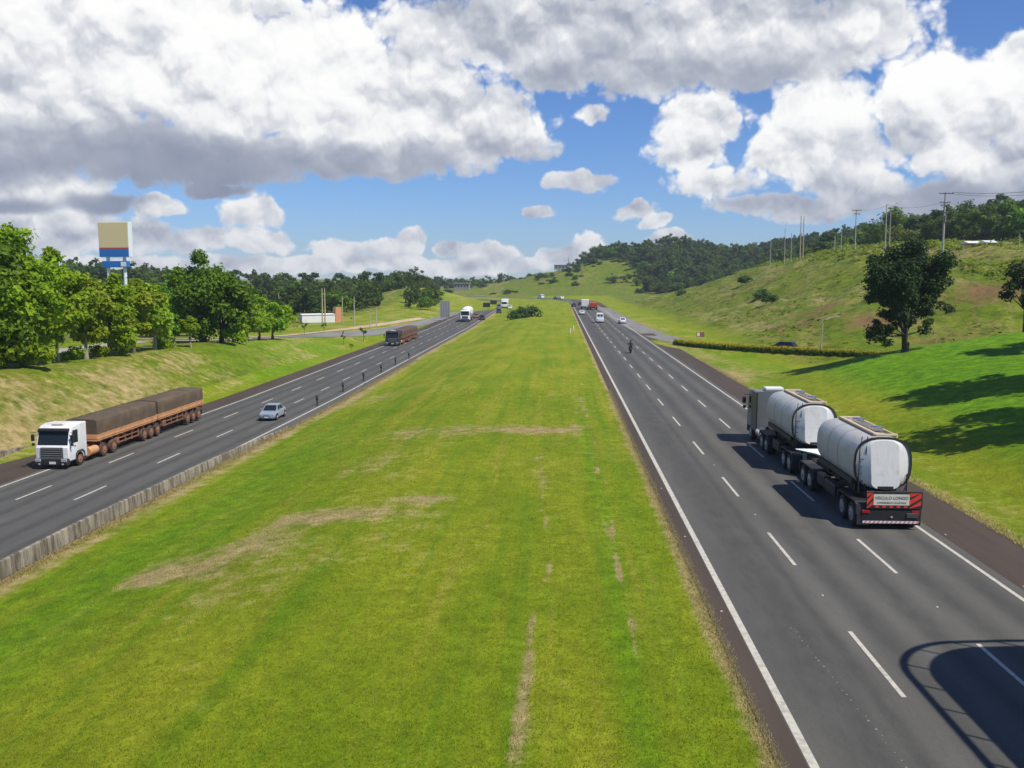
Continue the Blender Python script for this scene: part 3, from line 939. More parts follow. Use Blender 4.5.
def scatter(x0, x1, y0, y1, sp, cond, zone, hs=1.0):
    for yy_ in np.arange(y0, y1, sp):
        for xx in np.arange(x0, x1, sp):
            x, y = xx + random.uniform(-.42, .42) * sp, yy_ + random.uniform(-.42, .42) * sp
            if cond(x, y): cands.append((x, y, zone, hs * random.uniform(.75, 1.2)))


def hide(x, y):
    return not (378 < 559 + 930 * x / y < 408 and vnoise(np.array([x]), np.array([y]), 8)[0] > .12)


scatter(92, 215, 186, 820, 8.2, lambda x, y: x > 92 + max(0, (260 - y)) * .35 and vnoise(np.array([x * .03]), np.array([y * .03]), 31)[0] > .17, 'right')
scatter(36, 98, 430, 600, 7.5, lambda x, y: x > 98 - (y - 430) * .36 + 9 * math.sin(y * .09), 'right', .8)
scatter(5, 140, 560, 790, 8.0, lambda x, y: x > 25 + (700 - y) * .34 and x < 140, 'mid', 1.05)
scatter(-330, -62, 238, 345, 8.0, lambda x, y: hide(x, y) and (y > 255 or x < -66), 'left', .78)
scatter(-72, -42, 308, 370, 6.5, lambda x, y: x < -30 - (y - 300) * .34 and hide(x, y), 'left', .55)
scatter(-420, -60, 400, 470, 11, lambda x, y: True, 'left', 1.1)
scatter(-130, 40, 780, 860, 12, lambda x, y: True, 'far', 1.0)
arr = np.array([(c[0], c[1]) for c in cands]); zz = height(arr[:, 0], arr[:, 1])
dist = np.hypot(arr[:, 0], arr[:, 1])
inframe = []
for (x, y, zn, hs), z in zip(cands, zz):
    d = Vector((x, y, z + 6 - HCAM)); a = d.dot(_F); inframe.append(abs(d.dot(_R) / a * FPX) < 525)
# front trees first (hidden ranks behind are pushed back)
score = dist - 1e4 * np.array(inframe)
for k, (x, y, zn, hs) in enumerate(cands):
    if zn == 'right': score[k] -= 120 if x < 175 else 0
    if zn == 'mid': score[k] -= 330
    if zn == 'left' and y > 320: score[k] += 120
order = np.argsort(score)
WL = {'right': 'dark broadleaf tree of the wood along the right hill ridge', 'mid': 'dark broadleaf tree of the wood on the hill beyond the bend',
      'left': 'dark green tree of the wood behind the left fields', 'far': 'tiny dark tree on the far horizon beyond the bend'}
WG = {'right': 'trees of the right ridge wood', 'mid': 'trees of the hill wood beyond the bend', 'left': 'trees of the left wood', 'far': 'trees on the far horizon'}
single = set(order[:285].tolist())
restV, restQ, restM = [], [], []
vdata = []
for me in variants:
    co = np.empty(len(me.vertices) * 3, np.float32); me.vertices.foreach_get('co', co)
    # crown quads only, thinned
    q = np.array([list(p.vertices) for p in me.polygons if len(p.vertices) == 4 and p.material_index == 0])
    vdata.append((co.reshape(-1, 3), q, (0, 0, 3, 1, 0, 2, 1, 1)[len(vdata)]))
off = 0
for k, (x, y, zn, hs) in enumerate(cands):
    vi = random.randrange(len(variants)); rz = random.uniform(0, 6.28); s = hs; sx = s * random.uniform(.9, 1.15)
    if k in single:
        o = link('wood_tree', variants[vi]); o.location = (x, y, zz[k] - .2); o.rotation_euler = (0, 0, rz); o.scale = (sx, sx, s)
        tag(o, WL[zn], 'tree', WG[zn])
    else:
        co, q, mi_ = vdata[vi]
        c, s_ = math.cos(rz), math.sin(rz)
        used = q.ravel()
        P = co[used]
        P = np.stack([(P[:, 0] * c - P[:, 1] * s_) * sx + x, (P[:, 0] * s_ + P[:, 1] * c) * sx + y, P[:, 2] * s + zz[k] - .2], 1)
        restV.append(P); restQ.append(np.arange(len(used)).reshape(-1, 4) + off); off += len(used); restM.append(np.full(len(q), mi_))
wm = np_mesh('wood', np.concatenate(restV), np.concatenate(restQ), ['leaf_forest', 'leaf_bush', 'leaf_mid', 'leaf_olive'], np.concatenate(restM))
tag(link('wood', wm), 'dark green wood covering the far ridges behind the single trees', 'wood', kind='stuff')

# bushes on the median and hill
bush_meshes = []
for i in range(4):
    rs = np.random.default_rng(400 + i)
    cen = [(rs.uniform(-.6, .6), rs.uniform(-.5, .5), rs.uniform(.35, .8)) for _ in range(8)]
    Vv, Qq = leaf_cloud(cen, rs.uniform(.3, .5, 8), [90] * 8, .12, rs=rs)
    bush_meshes.append(np_mesh('bush', Vv, Qq, ['leaf_bush']))
for i, (px, s, lab) in enumerate([(516, 2.2, 'left one of three dark bushes on the far end of the median'), (524, 2.6, 'middle one of three dark bushes on the far end of the median'),
                                  (532, 3.0, 'tallest right one of three dark bushes on the far end of the median')]):
    o = link('bush', bush_meshes[i]); x = at_z(px, 317).x; y = 243 + i * 1.5
    o.location = (x, y, h1(x, y) - .1); o.scale = (s, s, s); tag(o, lab, 'bush', 'bushes on the median')
hb = [(650, 289, 560, 5, 'round dark lone bush on the grassy hill below the far wood'), (640, 296, 540, 3, 'low dark bush near the round bush below the far wood'),
      (663, 300, 500, 3, 'wide dark bush at the foot of the far wood'), (770, 292, 200, 2.0, 'pale green bush on the upper left of the right hill'),
      (762, 290, 215, 2.2, 'dark bush left of the pale bush on the right hill'), (680, 306, 330, 2.4, 'dark bush on the lower spur of the right hill'),
      (745, 285, 260, 2.6, 'round bush on the hill edge below the ridge wood'), (592, 277, 660, 5, 'dark shrub on the far grass hill left of the wood'),
      (575, 290, 600, 3, 'small shrub on the far grass slope above the road bend')]
for i, (px, py, y, s, lab) in enumerate(hb):
    o = link('bush', bush_meshes[i % 4]); x = at_y(px, py, y).x
    o.location = (x, y, h1(x, y) - .1); o.scale = (s, s, s * .9); o.rotation_euler = (0, 0, i); tag(o, lab, 'bush', 'bushes on the hills')

k = 0
while k < 60:
    x, y = random.uniform(-75, 60), random.uniform(545, 700)
    if x > 15 + (700 - y) * .34 or vnoise(np.array([x * .03]), np.array([y * .03]), 51)[0] < .58: continue
    o = link('bush', bush_meshes[k % 4]); sc = random.choice([1.2, 1.6, 2.2, 3.2]); o.location = (x, y, h1(x, y) - .2); o.scale = (sc * 1.3, sc, sc * .8); o.rotation_euler = (0, 0, k)
    tag(o, 'small dark shrub scattered on the far grass hill beyond the bend', 'bush', 'shrubs scattered on the far grass hill'); k += 1

# rough vegetation on the slopes (uncountable)
cx, cy, cr_, cn = [], [], [], []
n = 2600
ux = 30 + 58 * rng.random(n); uy = 112 + 330 * rng.random(n) ** 1.5
keep = vnoise(ux * .11, uy * .08, 41) + .5 * vnoise(ux * .35, uy * .3, 42) > .72
d, _ = near_poly(ux, uy, RAMP_D)
keep &= d > 5
ux, uy = ux[keep], uy[keep]
uz = height(ux, uy)
cen = np.stack([ux, uy, uz + .05], 1); rad = rng.uniform(.2, .6, len(ux))
Vv, Qq = leaf_cloud(cen, rad, [12] * len(ux), .20, flat=.4, up=2.2)
tag(link('undergrowth', np_mesh('undergrowth', Vv, Qq, ['leaf_scrub'])), 'rough clumps of weeds and tall grass on the right hillside', 'undergrowth', kind='stuff')
n = 1500
ux = 66 + 22 * rng.random(n); uy = 128 + 250 * rng.random(n) ** 1.4
uz = height(ux, uy); keep = vnoise(ux * .15, uy * .1, 45) > .38
ux, uy, uz = ux[keep], uy[keep], uz[keep]
Vv, Qq = leaf_cloud(np.stack([ux, uy, uz + .25], 1), rng.uniform(.4, 1.0, len(ux)), [26] * len(ux), .24, flat=.8, up=1.2)
tag(link('undergrowth', np_mesh('undergrowth', Vv, Qq, ['leaf_weed'])), 'tall bright weeds along the crest of the right hill', 'undergrowth', kind='stuff')
n = 1800
ux = -300 + 245 * rng.random(n); uy = 130 + 150 * rng.random(n)
keep = vnoise(ux * .06, uy * .06, 43) > .5
for dd in (LSLIP_D, DIRT_D): keep &= near_poly(ux, uy, dd)[0] > 5
ux, uy = ux[keep], uy[keep]; uz = height(ux, uy)
Vv, Qq = leaf_cloud(np.stack([ux, uy, uz + .1], 1), rng.uniform(.4, 1.0, len(ux)), [9] * len(ux), .35, flat=.5, up=.6)
tag(link('undergrowth', np_mesh('undergrowth', Vv, Qq, ['leaf_scrub'])), 'rough tall weeds in the fields left of the highway', 'undergrowth', kind='stuff')


# short grass blades near the bridge
def tufts(n, xf, yf, hmin, hmax, mat, name, label, wid=.018):
    x = xf(n); y = yf(n, x)
    z = height(x, y)
    nb = 3
    x = np.repeat(x, nb) + rng.normal(0, .05, n * nb); y = np.repeat(y, nb) + rng.normal(0, .05, n * nb); z = np.repeat(z, nb)
    a = rng.uniform(0, 6.28, n * nb); hh = rng.uniform(hmin, hmax, n * nb); ln = rng.normal(0, .5, (2, n * nb)) * hh
    dx, dy = np.cos(a) * wid, np.sin(a) * wid
    b0 = np.stack([x - dx, y - dy, z - .01], 1); b1 = np.stack([x + dx, y + dy, z - .01], 1); t = np.stack([x + ln[0], y + ln[1], z + hh], 1)
    V = np.stack([b0, b1, t], 1).reshape(-1, 3)
    return tag(link(name, np_mesh(name, V, np.arange(len(V)).reshape(-1, 3), [mat])), label, 'grass', kind='stuff')


tufts(70000, lambda n: rng.uniform(-19.5, 4.4, n), lambda n, x: 15 + 70 * rng.random(n) ** 2.4, .02, .07, 'blade', 'grass', 'short mown grass of the wide median', .014)
tufts(14000, lambda n: 4.64 - np.abs(rng.normal(0, .15, n)) + .1 * rng.random(n), lambda n, x: 14 + 70 * rng.random(n) ** 1.5, .03, .09, 'blade_dry', 'grass', 'straw coloured grass fringe beside the right carriageway', .011)
tufts(5000, lambda n: 17.4 + np.abs(rng.normal(0, .3, n)), lambda n, x: 28 + 90 * rng.random(n) ** 1.3, .05, .16, 'blade_dry', 'grass', 'straw coloured grass fringe along the brown right shoulder', .02)
tufts(6000, lambda n: -21.25 + np.abs(rng.normal(0, .25, n)), lambda n, x: 26 + 110 * rng.random(n) ** 1.3, .05, .16, 'blade_dry', 'grass', 'straw coloured grass fringe along the low left wall', .02)

# hedge along the slip road
hedge = thing('hedge', 'clipped yellow topped hedge along the slip road on the right', 'hedge', (0, 0, 0))
hp = [p for p in dense([(x, y, 0) for x, y in RAMP], .5) if 15 < p.x < 46 and p.y < 143]
cen_t, cen_b = [], []
for i, p in enumerate(hp):
    a, b2 = hp[max(0, i - 1)], hp[min(len(hp) - 1, i + 1)]
    dv = (b2 - a).normalized(); nr = Vector((dv.y, -dv.x, 0))
    q = p + nr * 3.3
    z = h1(q.x, q.y); hk = float(np.interp(q.x, [18, 30, 34, 42], [1.1, 1.0, .8, .6]))
    for s in (-.35, 0, .35):
        cen_t.append((q.x + nr.x * s, q.y + nr.y * s, z + .60 * hk)); cen_b.append((q.x + nr.x * s, q.y + nr.y * s, z + .26 * hk))
Vv, Qq = leaf_cloud(cen_t, [.30] * len(cen_t), [22] * len(cen_t), .10, flat=.7); link('foliage', np_mesh('foliage', Vv, Qq, ['leaf_hedge']), hedge, 'yellow leaf tips on the hedge top')
Vv, Qq = leaf_cloud(cen_b, [.30] * len(cen_b), [40] * len(cen_b), .12, flat=.9); link('foliage', np_mesh('foliage', Vv, Qq, ['leaf_hedge_low']), hedge, 'darker green lower part of the hedge')
# ------------------------------------------------------------------ vehicles
def wheel(parent, x, y, r, w, tyre='rubber', rim='rim_steel', side=1, z0=0.0):
    """tyre with a rim on its outer side (side = +1 right, -1 left)"""
    mb = MB(); h = w / 2
    mb.lathe_x((x, y, r + z0), [(-h, r * .55), (-h, r * .93), (-h * .75, r), (h * .75, r), (h, r * .93), (h, r * .55)], 22)
    t = mb.build('wheel', tyre, parent, 40)
    mb = MB()
    mb.lathe_x((x + side * h * .9, y, r + z0), [(-.04, r * .58), (side * .01 + .0, r * .58), (side * .0, r * .42), (side * .035, r * .34), (side * .06, r * .2), (side * .09, r * .17), (side * .09, .01)], 18)
    mb.build('rim', rim, t, 40)
    return t


def text_mesh(body, size):
    cu = bpy.data.curves.new('lettering', 'FONT'); cu.body = body; cu.size = size; cu.align_x = 'CENTER'; cu.align_y = 'CENTER'
    cu.extrude = .002
    o = bpy.data.objects.new('tmp', cu); COL.objects.link(o)
    dg = bpy.context.evaluated_depsgraph_get(); dg.update()
    me = bpy.data.meshes.new_from_object(o.evaluated_get(dg))
    bpy.data.objects.remove(o); me.materials.clear(); me.materials.append(M['ink'])
    return me


def superring(y, cx, cz, a, b, n=30, e=2.7):
    out = []
    for k in range(n):
        t = 2 * math.pi * k / n
        c, s = math.cos(t), math.sin(t)
        out.append((cx + a * math.copysign(abs(c) ** (2 / e), c), y, cz + b * math.copysign(abs(s) ** (2 / e), s)))
    return out


def cab(parent, mat, w, yf, zs, depth, h, shade='glass', trim='dark_grey', roofvent=True, fairing=False, seen='front'):
    """forward-control lorry cab. local front at +y; yf = front face; zs = floor height"""
    hw = w / 2
    prof = [(yf, zs + .05), (yf + .02, zs + h * .40), (yf - .08, zs + h * .46), (yf - .38, zs + h * .88), (yf - .62, zs + h * .955), (yf - depth * .55, zs + h), (yf - depth, zs + h * .985), (yf - depth, zs)]
    bm = bmesh.new()
    vs = [bm.verts.new((x, y, z)) for x in (-hw, hw) for y, z in prof]
    n = len(prof)
    bm.faces.new(vs[:n]); bm.faces.new(list(reversed(vs[n:])))
    for i in range(n): bm.faces.new((vs[i], vs[i + n], vs[(i + 1) % n + n], vs[(i + 1) % n]))
    bmesh.ops.recalc_face_normals(bm, faces=bm.faces)
    side = [e for e in bm.edges if abs(e.verts[0].co.x - e.verts[1].co.x) < 1e-6]
    bmesh.ops.bevel(bm, geom=side, offset=.09, segments=3, affect='EDGES', profile=.5)
    bm.verts.index_update()
    mb = MB(); mb.add([v.co.copy() for v in bm.verts], [[v.index for v in f.verts] for f in bm.faces]); bm.free()
    c = mb.build('cab', mat, parent, 35)
    y0, z0 = yf - .08, zs + h * .46; y1, z1 = yf - .38, zs + h * .88
    mb = MB(); mb.slab([(-hw + .1, y0, z0), (-hw + .13, y1, z1), (hw - .13, y1, z1), (hw - .1, y0, z0)][::-1], .012, .01)
    ws = mb.build('windscreen', shade, c)
    # sun visor over the top of the glass
    mb = MB(); mb.box((0, y1 + .08, z1 - .05), (w - .2, .26, .16), .03, Euler((-.5, 0, 0)).to_matrix()); mb.build('sun_visor', 'black_plastic', c)
    for s in (-1, 1):
        q = [(s * (hw + .001), yf - .30, zs + h * .49), (s * (hw + .001), yf - 1.15, zs + h * .49), (s * (hw + .001), yf - 1.15, zs + h * .84), (s * (hw + .001), yf - .55, zs + h * .84)]
        mb = MB(); mb.slab(q if s > 0 else q[::-1], .008); mb.build('side_window', 'glass', c)
        mb = MB(); mb.box((s * (hw + .012), yf - .75, zs + h * .40), (.03, .2, .05), .01); mb.build('door_handle', 'black_plastic', c)
        mb = MB(); mb.box((s * (hw + .22), yf - .12, zs + h * .66), (.22, .14, .42), .04); mb.tube([(s * hw, yf - .25, zs + h * .8), (s * (hw + .22), yf - .14, zs + h * .8)], .02, 6)
        mb.box((s * (hw + .20), yf - .12, zs + h * .48), (.2, .12, .17), .04)
        mb.build('mirror', 'black_plastic', c)
    return c


def prism_part(parent, name, mat, prof, x0, x1):
    mb = MB(); mb.prism_x(prof, x0, x1); return mb.build(name, mat, parent)


# ---- tanker combination on the right carriageway (drives away from the camera)
tk = thing('tanker_truck', 'silver white tanker road train with two tanks and a red striped sign at its rear', 'truck', (13.2, 37.0, .032))
cabo = cab(tk, 'dull_silver', 2.4, 22.3, .75, 2.5, 2.45)
for s in (-1, 1):   # dark side fairings behind the doors
    mb = MB(); mb.box((s * 1.19, 20.15, 1.95), (.09, 1.5, 2.4), .03); mb.build('side_fairing', 'fairing_navy', cabo)
mb = MB(); mb.box((-.05, 20.3, 3.30), (1.1, .7, .20), .06); mb.build('roof_hatch', 'clean_white', cabo)
mb = MB(); mb.box((0, 22.28, .62), (2.36, .3, .5), .08); mb.build('bumper', 'dark_grey', tk)
for s in (-1, 1):
    mb = MB(); mb.tube([(s * .98, 19.3, .75), (s * .98, 17.9, .75)], .31, 16); mb.build('fuel_tank', 'chrome', tk, 40)
mb = MB()
mb.box((-.42, 18.5, .93), (.14, 7.0, .24)); mb.box((.42, 18.5, .93), (.14, 7.0, .24))
mb.box((0, 19.6, .93), (1.0, .14, .2)); mb.box((0, 15.9, .93), (1.0, .14, .2)); mb.box((0, 17, 1.1), (1.1, 1.0, .1), .03)
mb.build('chassis', 'chassis', tk)
mb = MB()
mb.box((-.5, 13.6, 1.12), (.16, 5.6, .26)); mb.box((.5, 13.6, 1.12), (.16, 5.6, .26)); mb.box((0, 10.2, .98), (.9, 2.6, .2))
mb.box((0, 11.0, 1.0), (2.2, .12, .12)); mb.box((0, 14.6, 1.05), (1.1, .12, .2))
mb.build('chassis', 'chassis', tk)
mb = MB()
mb.box((-.5, 4.3, 1.12), (.16, 8.2, .26)); mb.box((.5, 4.3, 1.12), (.16, 8.2, .26)); mb.box((0, 8.2, .95), (1.1, 2.6, .2)); mb.box((0, 6.6, 1.05), (1.1, .12, .2))
mb.box((0, .35, 1.0), (2.3, .5, .16), .03)
mb.build('chassis', 'chassis', tk)
for y in (.70, 1.95, 7.05, 8.25, 11.05, 12.25, 16.4, 17.6, 21.0):
    r = .50
    for s in (-1, 1):
        if y == 21.0:
            wheel(tk, s * 1.05, y, r, .3, side=s)
        else:
            wheel(tk, s * 1.01, y, r, .5, side=s)
    mb = MB(); mb.tube([(-.9, y, r), (.9, y, r)], .09, 8); mb.build('axle', 'chassis', tk)
for y0, y1 in ((.02, 2.65), (6.35, 8.95), (10.35, 12.95), (15.75, 18.25)):
    for s in (-1, 1):
        mb = MB(); prof = [(y0, .62), (y0 + .06, 1.02), (y0 + .25, 1.12), (y1 - .25, 1.12), (y1 - .06, 1.02), (y1, .62), (y1 - .1, .62), (y1 - .14, .98), (y1 - .3, 1.06), (y0 + .3, 1.06), (y0 + .14, .98), (y0 + .1, .62)]
        mb.prism_x(prof, s * .74 if s > 0 else -1.28, 1.28 if s > 0 else -.74); mb.build('mudguard', 'black_plastic', tk)
for y0, y1, xx in ((3.2, 4.8, -1.05), (5.0, 6.2, -1.0), (3.2, 6.0, 1.05), (13.7, 15.2, -1.0), (13.7, 15.2, 1.0)):
    mb = MB(); mb.box((xx, (y0 + y1) / 2, .82), (.34, y1 - y0, .5), .04); mb.build('side_box', 'chassis', tk)


def tank(y0, y1):
    cz, a, b = 2.50, 1.12, 1.06
    mb = MB()
    rings = [superring(y0 + .02, 0, cz, a, b), superring(y0 + 1.2, 0, cz + .0, a, b), superring((y0 + y1) / 2, 0, cz, a, b), superring(y1 - .75, 0, cz, a, b), superring(y1 - .45, 0, cz, a * .96, b * .96),
             superring(y1 - .2, 0, cz, a * .84, b * .84), superring(y1 - .05, 0, cz, a * .62, b * .62), superring(y1, 0, cz, a * .3, b * .3)]
    mb.loft(rings); t = mb.build('tank', 'tank', tk, 40)
    # rear bulkhead: a tall flat centre sheet with sloping cheeks
    o = superring(y0 + .04, 0, cz, a * .97, b * .97, 32)
    inner = []
    for x, y, z in o:
        inner.append((max(-.56, min(.56, x * .72)), y0 - .46 + .34 * max(0, min(1, .5 + (z - cz) / 1.9)), cz + max(-.98, min(.97, (z - cz) * .95))))
    mb = MB(); mb.loft([o, inner], False, True); mb.build('end_cap', 'tank_end_lit', t, 25)
    # dark rims round both ends and two slim bands
    for yb, wd, rr in ((y0 + .02, .12, 1.03), (y0 + 2.4, .05, 1.008), (y0 + (y1 - y0) * .62, .05, 1.008)):
        mb = MB()
        o1 = superring(yb - wd / 2, 0, cz, a * rr, b * rr); o2 = superring(yb + wd / 2, 0, cz, a * rr, b * rr)
        i1 = superring(yb - wd / 2, 0, cz, a * .975, b * .975); i2 = superring(yb + wd / 2, 0, cz, a * .975, b * .975)
        n = len(o1); vs = i1 + o1 + o2 + i2; fs = []
        for k in range(3):
            for i in range(n):
                p_, q_ = k * n + i, k * n + (i + 1) % n
                fs.append((p_, q_, q_ + n, p_ + n))
        mb.add(vs, fs); mb.build('band', 'chassis' if wd > .1 else 'rim_steel', t, 40)
    # cradle and lower skirt
    mb = MB()
    for yc in (y0 + .8, y0 + 3.0, y1 - 1.6):
        mb.prism_x([(yc - .08, 1.2), (yc + .08, 1.2), (yc + .08, 1.62), (yc - .08, 1.62)], -.85, .85)
    mb.box((-.98, (y0 + y1) / 2, 1.63), (.1, (y1 - y0) * .8, .22)); mb.box((.98, (y0 + y1) / 2, 1.63), (.1, (y1 - y0) * .8, .22))
    mb.build('cradle', 'chassis', t)
    # catwalk on the top
    mb = MB()
    zt = cz + b
    mb.box((.32, (y0 + y1) / 2 - .5, zt + .05), (.5, (y1 - y0) * .36, .04)); w_ = mb.build('catwalk', 'grating', t)
    mb = MB()
    yy0, yy1 = y0 + .5, y1 - .9
    mb.box((-.16, (yy0 + yy1) / 2, zt + .06), (.17, yy1 - yy0, .10), .02); mb.box((.70, (yy0 + yy1) / 2, zt - .02), (.10, yy1 - yy0, .12), .02)
    mb.box((.27, yy1, zt + .06), (.9, .12, .10), .02); mb.box((.27, yy0, zt + .05), (.9, .1, .08), .02)
    mb.build('catwalk_edge', 'tan_rail', w_)
    for yh in (y0 + 1.9, y0 + 4.3):
        mb = MB(); rings = [[(.3 + r * math.cos(q) * 1.0, yh + r * math.sin(q), zt + z) for q in [k * math.pi / 8 for k in range(16)]] for r, z in ((.27, .07), (.27, .16), (.22, .2), (.05, .22))]
        mb.loft(rings); mb.build('manhole', 'chrome', t, 40)
    # rear upright and ladder
    mb = MB()
    for xx in (-.98, -.72):
        mb.tube([(xx, y0 - .12, 1.3), (xx, y0 - .12, 3.05), (xx * .85, y0 + .1, zt + .03)], .022, 6)
    for z in np.arange(1.5, 3.0, .3): mb.tube([(-.98, y0 - .12, z), (-.72, y0 - .12, z)], .016, 6)
    mb.tube([(.95, y0 - .1, 1.1), (.95, y0 - .1, 2.1)], .03, 6); mb.tube([(.7, y0 - .25, 1.1), (.95, y0 - .1, 1.7)], .025, 6)
    mb.build('ladder', 'chassis', t)
    mb = MB(); mb.box((0, y0 - .44, 1.60), (.62, .06, .12), .01); mb.build('valve_box', 'chassis', t)
    return t


tank(.95, 7.15)
tank(11.15, 17.75)
# rear end of the front trailer with draw bar
mb = MB(); mb.box((-.78, 10.55, .88), (.55, .05, .42), .01); mb.build('number_plate', 'sign_white', tk)
mb = MB(); mb.box((0, 10.62, .45), (2.1, .08, .14), .02); mb.build('underrun_bar', 'reflect_red', tk)
mb = MB(); mb.box((0, 10.62, .74), (2.1, .1, .34), .02); mb.build('tail_panel', 'brick_red', tk)
mb = MB(); mb.add([(-1.1, 10.5, 1.36), (1.1, 10.5, 1.36), (1.1, 9.6, 1.22), (.35, 9.0, 1.1), (-.35, 9.6, 1.3), (-1.1, 10.3, 1.36)], [(0, 1, 2, 3, 4, 5)])
mb.add([(-1.1, 10.5, 1.31), (1.1, 10.5, 1.31), (1.1, 9.6, 1.17), (.35, 9.0, 1.05), (-.35, 9.6, 1.25), (-1.1, 10.3, 1.31)], [(5, 4, 3, 2, 1, 0)])
mb.build('deck_plate', 'sign_white', tk)
mb = MB(); mb.box((0, 9.6, .85), (.2, 2.4, .16), .03); mb.box((.15, 10.2, .95), (.5, .12, .5), .03); mb.build('draw_bar', 'rim_steel', tk)
# rear end of the rear trailer
sg = thing('rear_sign', '', 'x')
COL.objects.unlink(sg); bpy.data.objects.remove(sg)
mb = MB(); mb.box((.18, -.02, 1.22), (2.2, .05, .70), .012); sign = mb.build('rear_sign', 'chassis', tk)
mb = MB(); mb.box((.06, -.052, 1.24), (1.40, .012, .44)); mb.build('sign_panel', 'sign_cream', sign)
mb = MB()
for x0, x1 in ((-.90, -.66), (.78, 1.22)):
    # slanted red bars on the dark board
    for k in range(-2, 3):
        zc = 1.2 + k * .30
        lo, hi = .89, 1.51
        pts = [(x0, zc - .16), (x1, zc + .12), (x1, zc + .30), (x0, zc + .02)]
        pts = [(x, min(hi, max(lo, z))) for x, z in pts]
        if abs(pts[2][1] - pts[1][1]) + abs(pts[3][1] - pts[0][1]) < .05: continue
        mb.add([(x, -.052, z) for x, z in pts] + [(x, -.047, z) for x, z in pts], [(0, 1, 2, 3), (7, 6, 5, 4), (0, 4, 5, 1), (1, 5, 6, 2), (2, 6, 7, 3), (3, 7, 4, 0)])
for k in range(5):
    mb.box((-.50 + k * .28, -.05, .955), (.14, .008, .07))
mb.build('stripes', 'reflect_red', sign)
lt = link('lettering', text_mesh('VEÍCULO LONGO', .165), sign); lt.location = (.06, -.062, 1.305); lt.rotation_euler = (R(90), 0, 0)
lt = link('lettering', text_mesh('COMPRIMENTO 30 METROS', .092), sign); lt.location = (.06, -.062, 1.11); lt.rotation_euler = (R(90), 0, 0)
mb = MB(); mb.box((.04, .1, .55), (2.2, .22, .56), .03); bp = mb.build('rear_bumper', 'black_plastic', tk)
mb = MB()
for k in range(13):
    x = -.98 + k * .17
    mb.add([(x, -.014, .27), (x + .085, -.014, .27), (x + .14, -.014, .37), (x + .055, -.014, .37)], [(0, 1, 2, 3)])
mb.build('striped_tape', 'pink_tape', bp)
mb = MB(); mb.box((.04, -.008, .32), (2.12, .008, .10)); mb.build('tape_base', 'white_tape', bp)
for x in (-.92, 1.02):
    mb = MB(); mb.box((x, -.02, .74), (.30, .04, .12), .015); mb.build('tail_light', 'lens_red', bp)
mb = MB(); mb.box((.1, -.02, .52), (.09, .04, .08), .02); mb.build('lamp', 'lens_white', bp)
for x in (-1.02, 1.02):
    mb = MB(); mb.box((x, .02, .42), (.48, .03, .46), .01); mb.build('mud_flap', 'rubber', tk)
mb = MB(); mb.box((.9, -.03, .60), (.45, .05, .2), .02); mb.build('spare_box', 'dark_grey', bp)


